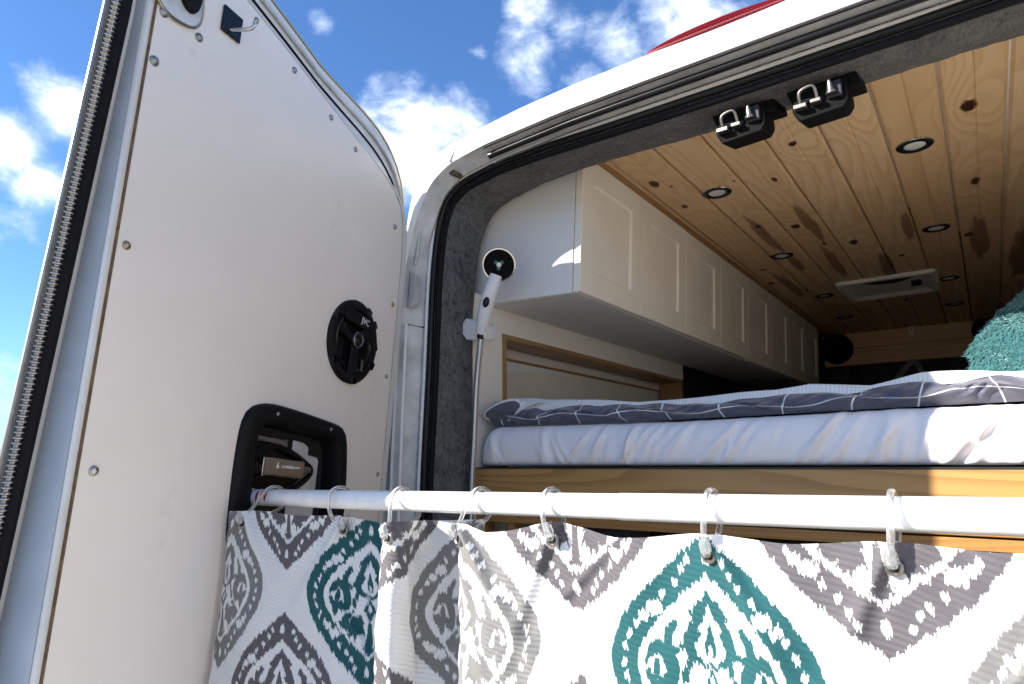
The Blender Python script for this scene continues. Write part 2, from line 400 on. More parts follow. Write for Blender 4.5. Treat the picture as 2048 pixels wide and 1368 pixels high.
gut = arch([(-1.096, 1.052, -1.08), (-1.090, 1.052, 0), (-1.080, 1.052, .3), (-1.064, 1.052, .474), (-1.04, 1.052, .555), (-.998, 1.052, .640)],
           [(-.998, 1.052, .640), (-.936, 1.052, .676), (-.833, 1.052, .692), (-.631, 1.052, .702), (-.444, 1.052, .703), (CX, 1.052, .703)])
seal_o = arch([(-1.062, 1.115, -1.06), (-1.060, 1.115, -.055), (-1.048, 1.115, .204), (-1.041, 1.115, .435), (-1.026, 1.115, .571), (-1.004, 1.115, .624)],
              [(-1.004, 1.115, .624), (-.949, 1.115, .660), (-.844, 1.115, .677), (-.707, 1.115, .680), (-.583, 1.115, .678), (CX, 1.115, .677)])
seal_i = arch([(-1.034, 1.128, -1.06), (-1.031, 1.128, -.055), (-1.022, 1.128, .262), (-1.002, 1.128, .467), (-.984, 1.128, .565), (-.955, 1.128, .600)],
              [(-.955, 1.128, .600), (-.926, 1.128, .621), (-.851, 1.128, .644), (-.714, 1.128, .655), (-.532, 1.128, .655), (CX, 1.128, .653)])
carp = arch([(-1.008, 1.222, -1.06), (-1.006, 1.22, -.057), (-1.005, 1.22, .336), (-.999, 1.222, .45), (-.985, 1.228, .569), (-.962, 1.24, .622)],
            [(-.962, 1.24, .622), (-.914, 1.255, .653), (-.82, 1.266, .676), (-.721, 1.275, .688), (-.555, 1.28, .690), (-.386, 1.28, .684), (CX, 1.28, .682)])
def inset(A, d, y):
    B = A.copy(); t = np.gradient(A, axis=0); nrm = np.stack([t[:, 2], np.zeros(len(t)), -t[:, 0]], 1); nrm /= np.linalg.norm(nrm, axis=1)[:, None] + 1e-9
    B = A + nrm * d; B[:, 1] = y; return B
mb = MB()
o2 = inset(outer, -.010, 1.075); o3 = inset(outer, -.016, 1.16); o4 = inset(outer, -.03, 4.75)
o0 = inset(outer, .008, 1.040)
mb.grid([o4, o3, o2, outer, o0, inset(gut, -.006, 1.044), inset(gut, 0, 1.046)])
obj('roof_skin', mb, 'white_paint', van, smooth=True, angle=60)
# rear frame channel between gutter and seal
mb = MB(); ch0 = inset(gut, 0, 1.046); ch1 = inset(gut, .003, 1.066); ch2 = inset(gut, .016, 1.088); ch3 = inset(seal_o, -.006, 1.112); ch4 = inset(seal_o, .012, 1.125)
mb.grid([ch0, ch1, ch2, (ch2 * .4 + ch3 * .6), ch3, ch4])
obj('rear_frame', mb, 'grey_white_paint', van, smooth=True, angle=35)
# thin dark joint under the roof skin and the fat rubber strip in the channel
nA = len(gut); i0 = int(np.argmin(np.abs(gut[:nA // 2, 0] + .84))); i1 = nA - 1 - i0
p = inset(gut, .004, 1.050)[i0:i1 + 1]
obj('roof_joint', MB().tube(p, .0024, 6), 'rubber', van, smooth=True)
p = inset(gut, .0155, 1.070)[i0:i1 + 1]
obj('rain_strip', MB().tube(p, .0075, 10), 'rubber_gloss', van, smooth=True)
p = inset(gut, .0265, 1.086)[i0:i1 + 1]
obj('frame_bead', MB().tube(p, .0018, 6), 'steel', van, smooth=True)
p = inset(seal_o, -.003, 1.100)
obj('frame_lip', MB().tube(p, .0042, 8), 'white_paint', van, smooth=True)
# door opening seal: two rubber lips
mid = (seal_o + seal_i) / 2
sw = MB(); sw.tube(inset(seal_o, .006, 1.106), .0078, 10); obj('weather_seal', sw, 'rubber_gloss', van, smooth=True)
sw = MB(); sw.tube(inset(seal_o, .0205, 1.114), .0072, 10); obj('weather_seal', sw, 'rubber', van, smooth=True)
# carpet trim
mb = MB(); rows = []
for t in np.linspace(0, 1, 9):
    A = inset(seal_o, .026, 1.118) * (1 - t) + carp * t
    A = inset(A, .010 * math.sin(math.pi * t), 0); A[:, 1] = (1.118 * (1 - t) + carp[:, 1] * t)
    jit = rng.normal(0, .0007, A.shape); rows.append(A + jit)
e1 = inset(carp, -.006, 0); e1[:, 1] = carp[:, 1] + .008; e2 = inset(carp, -.03, 0); e2[:, 1] = carp[:, 1] + .012; e3 = inset(carp, -.09, 0); e3[:, 1] = carp[:, 1] + .014
mb.grid(rows + [e1, e2, e3])
cp = obj('carpet_trim', mb, 'carpet', van, smooth=True, angle=70)
lint = MB(); RW = np.array(rows)
for _ in range(9000):
    i, j = rng.integers(0, RW.shape[0] - 1), rng.integers(8, RW.shape[1] - 9)
    if RW[i, j, 2] < -.2: continue
    fu, fv = rng.random(2); p = RW[i, j] * (1 - fu) * (1 - fv) + RW[i + 1, j] * fu * (1 - fv) + RW[i, j + 1] * (1 - fu) * fv + RW[i + 1, j + 1] * fu * fv
    a, b = RW[i + 1, j] - RW[i, j], RW[i, j + 1] - RW[i, j]; nz = np.cross(a, b); nz /= np.linalg.norm(nz) + 1e-9
    if nz[1] > 0: nz = -nz
    d = a / np.linalg.norm(a) * rng.normal(0, 1) + b / np.linalg.norm(b) * rng.normal(0, .6); d /= np.linalg.norm(d) + 1e-9
    L = rng.uniform(.004, .011); w_ = np.cross(d, nz) * rng.uniform(.0003, .0006)
    lint.add([p + w_ + nz * .0003, p - w_ + nz * .0003, p + d * L + nz * rng.uniform(.001, .0035)], [(0, 1, 2)])
lt_ = obj('carpet_fuzz', lint, 'lint', cp); lt_['kind'] = 'stuff'
# outer sides, floor, front bulkhead, bumper
mb = MB(); mb.box((-1.16, 1.06, -1.10), (-1.121, 4.75, .05)); mb.box((2 * CX + 1.121, 1.06, -1.10), (2 * CX + 1.16, 4.75, .05))
obj('side_panel', mb, 'white_paint', van, bevel=.012)
obj('floor', MB().box((-1.12, 1.08, -1.12), (2 * CX + 1.12, 4.75, -1.07)), 'floor_vinyl', van)
obj('bumper', MB().box((-1.13, .90, -1.28), (2 * CX + 1.13, 1.12, -1.09)), 'black_plastic', van, bevel=.02)
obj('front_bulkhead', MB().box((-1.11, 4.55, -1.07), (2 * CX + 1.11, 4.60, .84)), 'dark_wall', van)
for x in (-1.18, 2 * CX + 1.113): obj('hinge_gap_blocker', MB().box((x, .985, -1.08), (x + .067, 1.07, .50)), 'white_paint', van, bevel=.01)  # unseen boxes added behind the doors to block sun through the hinge gap
# pillar details: drain moulding, hinge plate, panel seam, grubby sealant at the corner
def pil(x, y, z): return (x, y, z)
obj('drain_moulding', MB().tube(chaikin([(-1.005, 1.068, .630), (-1.022, 1.067, .604), (-1.034, 1.066, .57), (-1.046, 1.066, .50), (-1.052, 1.065, .46)], 3), .0042, 8, flat=.5), 'grey_white_paint', van, smooth=True)
obj('drain_moulding', MB().tube(chaikin([(-.985, 1.066, .655), (-1.003, 1.066, .640), (-1.012, 1.066, .628), (-1.013, 1.067, .615)], 3), .0016, 6), 'rubber', van, smooth=True)
pl = chaikin([(-1.066, .445), (-1.055, .440), (-1.046, .425), (-1.048, .375), (-1.056, .362), (-1.069, .358)], 2)
obj('hinge_plate', MB().prism([tuple(q) for q in pl], lambda a, b: (a, 1.080, b), lambda a, b: (a + .004, 1.056, b)), 'grey_white_paint', van, bevel=.003)
obj('pillar_seam', MB().tube([(-1.082, 1.052, .322), (-1.071, 1.075, .319), (-1.056, 1.100, .316), (-1.047, 1.112, .318)], .0016, 6), 'rubber', van, smooth=True)
obj('pillar_lip', MB().tube([(-1.066, 1.052, .318), (-1.072, 1.052, .10), (-1.078, 1.052, -.3)], .0035, 8), 'white_paint', van, smooth=True)
mk = MB()
mk.prism([(-.957, .668), (-.944, .674), (-.926, .662), (-.930, .656), (-.938, .655), (-.948, .660)], lambda a, b: (a, 1.090, b), lambda a, b: (a, 1.0635, b))
obj('grime_patch', mk, 'dirt_seal', van, bevel=.003)
# seam across the white roof corner
i = int(np.argmin(np.abs(outer[:nA // 2, 0] + .915)))
cr = [o3[i], o2[i], outer[i], o0[i], inset(gut, -.002, 1.0435)[int(np.argmin(np.abs(gut[:nA // 2, 0] + .925)))]]
obj('roof_seam', MB().tube([tuple(c) for c in chaikin(cr, 2)], .0016, 6), 'dull_steel', van, smooth=True)
# high-level brake light on the roof edge
mb = MB(); rows = []
for k in range(41):
    x = -.448 + .282 * k / 40; w = math.sin(math.pi * k / 40) ** .5; zt = .752 + .0005
    ring = []
    for a in range(12):
        th = 2 * math.pi * a / 12
        ring.append((x, 1.056 + math.cos(th) * .024 * (.15 + w), zt + .004 + .001 * w + math.sin(th) * .0065 * (.12 + w)))
    rows.append(ring)
mb.grid(rows, False, True); mb.f.append(tuple(range(12))); mb.f.append(tuple(40 * 12 + k for k in range(12)))
obj('brake_light', mb, 'red_lens', van, smooth=True)

# strikers under the header
def striker(cx, cz, y=1.150):
    b = MB()
    prof = [(-.042, .026), (-.047, -.012), (-.036, -.034), (.036, -.030), (.045, -.016), (.043, .030)]
    b.prism(prof, lambda a, c: (cx + a * .97, y + .075, cz + c * .9 + .012), lambda a, c: (cx + a, y, cz + c - .004))
    s = obj('striker_block', b, 'black_matte', van, bevel=.004)
    hs = MB().prism([(-.066, .040), (.058, .036), (.066, -.004), (-.050, -.006)], lambda a, c: (cx + a, y + .09, cz + c + .03), lambda a, c: (cx + a * .94, y + .012, cz + c + .010))
    obj('striker_pocket_dark', hs, 'black_matte', van, bevel=.004)  # black block painted in for the dark pocket cut into the carpet
    f = y - .003
    obj('striker_plate', MB().box((cx - .041, f - .013, cz - .019), (cx - .020, f + .002, cz - .011)), 'striker_metal', s, bevel=.001)
    obj('striker_plate', MB().box((cx - .014, f - .013, cz - .016), (cx + .003, f + .002, cz - .009)), 'striker_metal', s, bevel=.001)
    loop = chaikin([(cx - .030, f - .006, cz - .012), (cx - .031, f - .014, cz + .004), (cx - .027, f - .016, cz + .011), (cx - .010, f - .016, cz + .015), (cx - .004, f - .014, cz + .011), (cx - .003, f - .006, cz - .006)], 3)
    obj('striker_loop', MB().tube(loop, .0030, 10), 'striker_metal', s, smooth=True)
    pin = MB().lathe([(0, .027), (.002, .0262), (.0042, .020), (.006, .011), (.0065, .006), (.009, .004), (.009, 0), (0, 0)], (cx + .020, f - .006, cz - .008), (1, 0, 0), (0, 1, 0), (-.05, -.25, .97), 16)
    obj('striker_pin', pin, 'striker_metal', s, smooth=True)
    obj('striker_bracket', MB().box((cx + .012, f - .004, cz - .012), (cx + .036, f + .004, cz + .018)), 'dark_plastic', s, bevel=.002)
striker(-.308, .622); striker(-.172, .622)

# ceiling of tongue-and-groove pine
ceil = obj('ceiling_lining', MB().box((-1.0, 1.30, .772), (.40, 4.45, .80)), 'void', van)
PW = .1175; seams = [.113 - PW * k for k in range(-3, 8)]
def plank(x0, x1, y0, y1, parent, z=.755, t=.016):
    c = .0060; xm = (x0 + x1) / 2; g = .0018; z = z + random.uniform(-.0006, .0006)
    prof = [(x0 + g, z + t), (x0 + g, z + c), (x0 + g + c, z), (xm - .0035, z), (xm - .001, z + .0025), (xm + .001, z + .0025), (xm + .0035, z), (x1 - g - c, z), (x1 - g, z + c), (x1 - g, z + t)]
    b = MB().prism(prof, lambda a, d: (a, y0, d), lambda a, d: (a, y1 - .001, d)); return obj('plank', b, 'pine', parent)
for k, x1 in enumerate(seams):
    x0 = x1 - PW
    if x0 < -.76: x0 = -.748
    if k % 2 == 1: cuts = [1.295, 1.99 + .02 * (k == 3), 4.32]
    else: cuts = [1.295, 3.05 + .2 * (k % 3), 4.32]
    for a, b in zip(cuts[:-1], cuts[1:]): plank(x0, x1, a, b, ceil)
# corner moulding between ceiling and cabinets
obj('corner_moulding', MB().prism([(-.738, .756), (-.738, .737), (-.730, .738), (-.722, .746), (-.718, .756)], lambda a, c: (a, 1.30, c), lambda a, c: (a, 4.32, c)), 'oak_frame', van, bevel=.002)

# left wall lining with a framed niche
WX = -1.005
wl = obj('wall_lining', MB().box((WX - .018, 1.222, .334), (WX, 2.60, .42)).box((WX - .018, 1.222, -1.07), (WX, 1.342, .334)), 'wall_white', van)
obj('niche_top', MB().box((WX - .085, 1.343, .321), (WX + .0015, 2.583, .3335)), 'oak_frame', wl, bevel=.001)
obj('niche_ledge', MB().box((WX - .103, 1.362, .296), (WX - .0905, 2.564, .3205)), 'niche_back', wl)
obj('niche_ledge', MB().box((WX - .103, 1.362, .290), (WX - .0975, 2.564, .2955)), 'oak_frame', wl)
obj('niche_jamb', MB().box((WX - .09, 1.3425, -.05), (WX + .0015, 1.361, .3208)), 'oak_frame', wl, bevel=.001)
obj('niche_jamb', MB().box((WX - .09, 2.565, -.05), (WX + .0015, 2.583, .3208)), 'oak_frame', wl, bevel=.001)
obj('niche_back', MB().box((WX - .112, 1.33, -.10), (WX - .1035, 2.60, .33)), 'niche_back', wl)
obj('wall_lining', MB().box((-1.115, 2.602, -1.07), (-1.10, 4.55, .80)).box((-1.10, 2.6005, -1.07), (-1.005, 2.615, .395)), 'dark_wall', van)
rx = 2 * CX + 1.005
obj('wall_lining', MB().box((rx, 1.222, -1.07), (rx + .02, 4.55, .80)), 'wall_white', van)
# front header: two pine boards
fh = obj('front_header', MB().box((-.80, 4.345, .50), (.39, 4.36, .80)), 'void', van)
for z0, z1 in ((.562, .662), (.6635, .7545)):
    obj('plank', MB().box((-.765, 4.318, z0), (.385, 4.34, z1)), 'pine_header', fh, bevel=.003)

# ------------------------------------------------------------------ rear doors
def door_frame(mirror):
    p0 = Vector((-1.086, 1.05, 0)); sd = Vector((.284, -.959, 0)); hd = Vector((.073, .022, .997)); nn = Vector((.956, .283, -.076))
    def f(s, h, n=0.0):
        p = p0 + sd * s + hd * h + nn * n
        if mirror: p.x = 2 * CX - p.x
        return p
    return f, sd, hd, nn
D, SD, HD, NN = door_frame(False)
half = [(.748, -1.02), (.748, -.5), (.748, 0), (.748, .35), (.748, .66), (.746, .705), (.735, .727), (.715, .735), (.68, .731), (.6, .716), (.48, .690), (.338, .655), (.217, .630), (.130, .603), (.095, .583), (.074, .555), (.064, .51), (.060, .40), (.058, .2), (.056, 0), (.056, -.5), (.056, -1.02)]
OUT = resample(chaikin(half, 2), 190)
tg = np.gradient(OUT, axis=0); NRM = np.stack([tg[:, 1], -tg[:, 0]], 1); NRM /= np.linalg.norm(NRM, axis=1)[:, None]
WGT = np.where(NRM[:, 0] > 0, NRM[:, 0] ** 2 * 1.0, NRM[:, 0] ** 2 * .80) + NRM[:, 1] ** 2 * (1.45 + .55 * np.clip((.40 - OUT[:, 0]) / .2, 0, 1) - .28 * np.clip((.16 - OUT[:, 0]) / .10, 0, 1))
DEP = np.clip(.049 - .06 * (OUT[:, 1] - .13), .022, .07)
LIPW = np.where(NRM[:, 0] < -.2, 3.2 * NRM[:, 0] ** 2, 1.0) + NRM[:, 1].clip(0) ** 2 * .8
def outl(off, n, D_=D, usew=True, dn=None):
    w_ = WGT if usew is True else (LIPW if usew == 'lip' else np.ones(len(WGT)))
    q = OUT + NRM * (off * w_)[:, None]
    nn_ = (-DEP * dn if dn is not None else np.zeros(len(q))) + n
    return [D_(a, b, c) for (a, b), c in zip(q, nn_)]

POCK_O = resample(np.vstack([chaikin([(.34, -.150), (.46, -.148), (.494, -.13), (.499, -.08), (.501, .02), (.494, .085), (.45, .100), (.40, .097), (.264, .078), (.218, .068), (.205, .03), (.192, -.08), (.196, -.13), (.23, -.15), (.34, -.150)], 3)]), 60)
POCK_I = resample(np.vstack([chaikin([(.34, -.120), (.43, -.118), (.450, -.105), (.455, -.05), (.460, .040), (.452, .062), (.425, .064), (.33, .054), (.252, .044), (.238, .03), (.230, -.06), (.230, -.105), (.25, -.12), (.34, -.120)], 3)]), 60)

def build_door(mirror):
    D_, sd, hd, nn = door_frame(mirror)
    if mirror: sd, hd, nn = (Vector((-v.x, v.y, v.z)) for v in (sd, hd, nn))
    shell = MB()
    rows = [outl(-.004, -.004, D_), outl(.001, -.003, D_), outl(.008, -.003, D_, 'lip'), outl(.0095, -.006, D_, 'lip'), outl(.012, 0, D_, 'lip', dn=1.0), outl(.030, -.002, D_, dn=1.0), outl(.050, -.002, D_, dn=1.0), outl(.052, -.004, D_, dn=1.0), outl(.050, -.007, D_, dn=1.0), outl(.02, -.016, D_, dn=1.05)]
    shell.grid(rows)
    o = len(shell.v); n = len(rows[-1]); shell.f.append(tuple(range(o - n, o)))
    door = obj('rear_door', shell, 'door_steel', van, smooth=True, angle=28, label=None if mirror else 'open left rear door with white plywood lining, screws and black rubber edge')
    # lining board with the pocket cut out
    bm = bmesh.new(); b = Vector(BASE[van])
    def loop(pts, n_): 
        vs = [bm.verts.new(D_(a, c, n_) - b) for a, c in pts]; es = []
        for i in range(len(vs)):
            es.append(bm.edges.new((vs[i], vs[(i + 1) % len(vs)])))
        return vs, es
    v1, e1 = loop(OUT[::2], 0.0); v2, e2 = loop((POCK_I + POCK_O) / 2, 0.0)
    bmesh.ops.triangle_fill(bm, edges=e1 + e2, use_beauty=True, use_dissolve=False)
    bmesh.ops.recalc_face_normals(bm, faces=bm.faces)
    me = bpy.data.meshes.new('lining_board'); bm.to_mesh(me); bm.free(); me.materials.append(MATS['door_panel'])
    pn = bpy.data.objects.new('lining_board', me); COL.objects.link(pn); pn.parent = door; BASE[pn] = BASE[van]
    ed = MB(); k0 = 0
    P0 = [D_(a, c, .0006) for a, c in OUT]; P1 = [D_(a, c, .0006) for a, c in OUT + NRM * .0018]; P2 = [D_(a, c, -.006) for a, c in OUT + NRM * .0022]
    selb = [i for i in range(len(OUT)) if NRM[i, 0] > .5]; seln = [i for i in range(len(OUT)) if NRM[i, 0] <= .5]
    ed.grid([[R_[i] for i in selb] for R_ in (P0, P1, P2)]); obj('board_edge', ed, 'ply_edge', door)
    ed = MB().grid([[R_[i] for i in seln] for R_ in (P0, P1, P2)]); obj('board_edge', ed, 'grey_white_paint', door)
    # rubber seal on the free edge with a ribbed bulb
    sel = [i for i in range(len(OUT)) if NRM[i, 0] > .8]
    q = OUT + NRM * (.0430 * WGT)[:, None]
    path = np.array([list(D_(q[i, 0], q[i, 1], -DEP[i] + .006)) for i in sel])
    ln = int(np.linalg.norm(np.diff(path, axis=0), axis=1).sum() / .0007); path = resample(path, ln)
    rr = [.0048 + .0014 * math.sin(i * 2 * math.pi / 9.0) for i in range(ln)]
    obj('edge_seal', MB().tube(path, rr, 10), 'ribbed_rubber', door, smooth=True, angle=180)
    # return face is white steel; its shade and sky reflection are painted blue-grey
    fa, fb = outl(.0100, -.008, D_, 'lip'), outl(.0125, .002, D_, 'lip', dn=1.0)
    obj('edge_sky_tint', MB().grid([[fa[i] + sd * .0006 for i in sel], [fb[i] + sd * .0006 for i in sel]]), 'return_sky_tint', door)
    q = OUT + NRM * (.0315 * WGT)[:, None]
    path = np.array([list(D_(q[i, 0], q[i, 1], -DEP[i] + .005)) for i in sel])
    obj('edge_seal', MB().tube(path, .0085, 10), 'rubber', door, smooth=True)
    q = OUT + NRM * (.0515 * WGT)[:, None]
    path = np.array([list(D_(q[i, 0], q[i, 1], -DEP[i] + .000)) for i in sel])
    obj('edge_lip', MB().tube(path, .0030, 8), 'dull_steel', door, smooth=True)
    # pressed steps along the top of the door
    selt = [i for i in range(len(OUT)) if NRM[i, 1] > .35 or (NRM[i, 0] < 0 and OUT[i, 1] > .50)]
    for off, r_, m_, dz in ((.024, .0022, 'rubber', .000), (.036, .0034, 'grey_white_paint', .002), (.0515, .0026, 'brass_zinc', -.002)):
        q = OUT + NRM * (off * WGT)[:, None]
        obj('top_step', MB().tube([D_(q[i, 0], q[i, 1], -DEP[i] + dz) for i in selt], r_, 8), m_, door, smooth=True)
    # handle pocket
    pk = MB()
    A = POCK_O; B = POCK_I; Mi = A * .5 + B * .5
    rows = [[D_(a, c, -.002) for a, c in A], [D_(a, c, .006) for a, c in A * .97 + B * .03], [D_(a, c, .0105) for a, c in A * .8 + B * .2], [D_(a, c, .0105) for a, c in A * .3 + B * .7],
            [D_(a, c, .007) for a, c in A * .08 + B * .92], [D_(a, c, -.004) for a, c in B], [D_(a, c, -.026) for a, c in B * .98 + np.array([.34, -.06]) * .02]]
    pk.grid(rows); obj('handle_pocket', pk, 'black_plastic', door, smooth=True, angle=60)
    fl = MB(); poly = [tuple(x) for x in B[::3]]
    fl.f.append(tuple(range(len(poly)))); fl.v = [D_(a, c, -.0262) for a, c in poly]
    obj('pocket_floor', fl, 'void', door)
    return door, D_, sd, hd, nn
rdoor, D2, *_ = build_door(True)
door, D, SD, HD, NN = build_door(False)

# things in the pocket: pale metal, pointed black cable loop, nickel latch cover
def plate(poly, n0, n1): return MB().prism(poly, lambda a, b: D(a, b, n0), lambda a, b: D(a, b, n1))
obj('inner_metal', plate([(.452, .048), (.352, .040), (.352, .020), (.366, .020), (.366, .030), (.452, .040)], -.024, -.020), 'nickel', door, bevel=.0015)
obj('inner_metal', plate([(.335, .040), (.305, .036), (.290, .028), (.290, .014), (.262, .010), (.256, .004), (.256, -.10), (.335, -.10)], -.025, -.021), 'grey_white_paint', door, bevel=.002)
lp = chaikin([(.46, -.004), (.455, .016), (.41, .030), (.36, .022), (.31, .0), (.286, -.014), (.31, -.034), (.36, -.052), (.41, -.058), (.455, -.046), (.46, -.02)], 2, True)
obj('cable_loop', MB().tube([D(a, b, -.010) for a, b in lp], .0052, 8, closed=True), 'black_plastic', door, smooth=True)
obj('cable_loop', MB().prism([tuple(x) for x in lp], lambda a, b: D(a, b, -.0205), lambda a, b: D(a * .92 + .03, b * .9, -.016)), 'black_gloss', door)
obj('slot', plate(chaikin([(.340, -.004), (.302, -.006), (.298, -.012), (.302, -.018), (.340, -.016)], 2, True).tolist(), -.010, -.004), 'dull_steel', door)
obj('latch_arm', plate([(.468, .006), (.436, .006), (.436, -.022), (.468, -.022)], -.012, -.004), 'black_gloss', door, bevel=.002)
obj('latch_arm', plate(chaikin([(.463, -.002), (.455, -.002), (.455, -.014), (.463, -.014)], 2, True).tolist(), -.005, .000), 'dull_steel', door)
lc = obj('latch_cover', plate([(.441, .012), (.337, .004), (.337, -.026), (.441, -.017)], -.004, .010), 'latch_nickel', door, bevel=.0022)
obj('latch_cap', plate([(.446, .012), (.440, .012), (.440, -.018), (.446, -.018)], -.004, .0115), 'steel', door, bevel=.001)
mkk = MB(); mkk.prism([(.413, -.006), (.4045, -.007), (.4085, .004)], lambda a, b: D(a, b, .0099), lambda a, b: D(a, b, .0104))
for i, (a, w, hgt) in enumerate([(.398, .004, .003), (.392, .004, .003), (.386, .005, .005), (.379, .005, .005), (.3725, .005, .005), (.366, .004, .003), (.360, .004, .003), (.354, .004, .003)]):
    zc = -.004 - (.40 - a) * .06
    mkk.prism([(a, zc - hgt / 2), (a - w, zc - hgt / 2), (a - w, zc + hgt / 2), (a, zc + hgt / 2)], lambda s, h: D(s, h, .0099), lambda s, h: D(s, h, .0103))
obj('latch_print', mkk, 'label_grey', door)

# screws
def screw_mb(r, s, h):
    return MB().lathe([(0, .0042 * r / .006), (r * .55, .0036 * r / .006), (r * .9, .0016 * r / .006), (r, 0), (r * 1.02, -.001)], D(s, h, .0002), SD, HD, NN, 16)
for s, h, r, m in [(.737, .598, .0068, 'dull_steel'), (.677, .601, .0066, 'dull_steel'), (.739, .526, .0072, 'dull_steel'), (.735, .274, .0060, 'brass_zinc'), (.729, -.007, .0068, 'steel'),
                   (.478, .671, .0058, 'dull_steel'), (.366, .642, .0058, 'dull_steel'), (.279, .619, .0055, 'dull_steel'), (.104, .519, .0062, 'dull_steel'), (.080, .347, .0055, 'brass_zinc'), (.078, .187, .0052, 'dull_steel'), (.074, -.023, .0052, 'dull_steel'), (.577, .697, .0052, 'brass_zinc')]:
    obj('screw', screw_mb(r, s, h), m, door, smooth=True)
for s, h in ((.424, .0825), (.272, .064)):
    obj('pocket_screw', MB().lathe([(0, .003), (.002, .0026), (.0035, .0006), (.0038, 0)], D(s, h, .0103), SD, HD, NN, 10), 'dull_steel', door, smooth=True)
# top latch: rubbed pale plate with a black rubber stop
lpz = chaikin([(.775, .655), (.752, .606), (.730, .598), (.708, .600), (.688, .607), (.679, .622), (.680, .650), (.690, .69), (.72, .705)], 3, True)
lt = obj('latch_plate', MB().prism([tuple(x) for x in lpz], lambda a, b: D(a, b, -.002), lambda a, b: D(a, b, .004)), 'grey_white_paint', door, bevel=.002, label='rubbed pale latch plate with black rubber stop')
obj('latch_rim', MB().tube([D(a, b, .003) for a, b in lpz], .0022, 6, closed=True), 'brass_zinc', door, smooth=True)
bl = chaikin([(.724, .640), (.715, .624), (.700, .619), (.690, .628), (.688, .655), (.70, .675), (.72, .672)], 2, True)
obj('latch_stop', MB().prism([tuple(x) for x in bl], lambda a, b: D(a, b, .003), lambda a, b: D(a * .9 + .0705, b * .9 + .0645, .014)), 'rubber', door, bevel=.003)
obj('latch_stop', MB().lathe([(0, .0005), (.006, .0005), (.0085, .004), (.010, .0005)], D(.706, .648, .0135), SD, HD, NN, 16), 'black_gloss', door, smooth=True)

# ------------------------------------------------------------------ things on the door
def frame_on_door(s, h, n0=0.0):
    ex = -SD
    def f(x, y, z=0.0): return D(s, h, n0) + ex * x + HD * y + NN * z
    return f
def door_speaker():
    sp = thing('door_speaker', 'round black loudspeaker with centre tweeter set into the open door', 'speaker', tuple(D(.220, .156, 0)))
    F = frame_on_door(.220, .239); ex = -SD
    obj('rim', MB().lathe([(.0835, -.001), (.0835, .005), (.080, .008), (.072, .0095), (.066, .008), (.064, .004), (.064, .001)], F(0, 0), ex, HD, NN, 64), 'black_plastic', sp, smooth=True)
    tabs = MB()
    for a in (35, 60, 150, 215, 275, 330):
        t = R(a); c, s_ = math.cos(t), math.sin(t)
        tabs = MB(); tabs.prism([(.066, -.010), (.0845, -.008), (.0845, .008), (.066, .010)], lambda r, w: F(r * c - w * s_, r * s_ + w * c, .002), lambda r, w: F(r * c - w * s_, r * s_ + w * c, .0112))
        obj('rim_tab', tabs, 'black_gloss', sp, bevel=.002)
    obj('cone', MB().lathe([(.0645, .0045), (.060, .008), (.054, .0048), (.050, .0038), (.030, .0016), (.018, .001), (0, .001)], F(0, 0), ex, HD, NN, 48), 'black_gloss', sp, smooth=True)
    br = MB()
    def bar(p, q, w0, w1, z0, z1):
        p, q = np.array(p), np.array(q); d = (q - p) / np.linalg.norm(q - p); n = np.array([-d[1], d[0]])
        poly = [tuple(p + n * w0), tuple(p - n * w0), tuple(q - n * w1), tuple(q + n * w1)]
        br.prism(poly, lambda a, b: F(a, b, z0), lambda a, b: F(a, b, z1))
    bar((-.045, .052), (.060, .038), .012, .014, .007, .0125)
    bar((.052, .030), (.004, .006), .013, .012, .0065, .0115)
    bar((.050, .048), (.072, -.008), .010, .009, .007, .012)
    bar((0, .004), (-.004, -.072), .012, .015, .0065, .0115)
    bar((-.010, .006), (-.058, .020), .008, .006, .006, .010)
    obj('tweeter_bridge', br, 'black_plastic', sp, bevel=.003)
    obj('tweeter', MB().lathe([(0, .019), (.006, .0184), (.011, .0165), (.0145, .0138), (.0165, .0132), (.0185, .0118), (.0185, .006)], F(.002, .004), ex, HD, NN, 32), 'black_gloss', sp, smooth=True)
    obj('tweeter_ring', MB().lathe([(.0142, .0140), (.0150, .0150), (.0160, .0138)], F(.002, .004), ex, HD, NN, 32), 'dull_steel', sp, smooth=True)
    ca, sa = math.cos(R(-8)), math.sin(R(-8))
    obj('logo', text_mb('JVC', .018, lambda x, y, z: F(.022 + x * ca - y * sa, .044 + x * sa + y * ca, .0130 + z)), 'label_grey', sp)
    obj('sticker', MB().prism([(.026, -.032), (.034, -.032), (.034, -.055), (.026, -.055)], lambda a, b: F(a, b, .0085), lambda a, b: F(a, b, .0092)), 'dull_steel', sp)
door_speaker()
def coat_hook():
    hk = thing('coat_hook', 'small black square coat hook near the top of the open door', 'hook', tuple(D(.625, .637, 0)))
    F = frame_on_door(.625, .657)
    pl = chaikin([(-.0195, -.0195), (.0195, -.0195), (.0195, .0195), (-.0195, .0195)], 1, True)
    q = [(-.019, -.0205), (.019, -.0205), (.019, .0205), (-.019, .0205)]
    obj('plate', MB().prism(q, lambda a, b: F(a, b, .0008), lambda a, b: F(a, b, .0042)), 'black_gloss', hk, bevel=.0012)
    path = chaikin([F(-.004, -.012, .004), F(.0, -.012, .020), F(.004, -.011, .034), F(.006, -.006, .040), F(.006, .002, .040)], 3)
    obj('peg', MB().tube([tuple(p) for p in path], .0030, 10), 'steel', hk, smooth=True)
coat_hook()

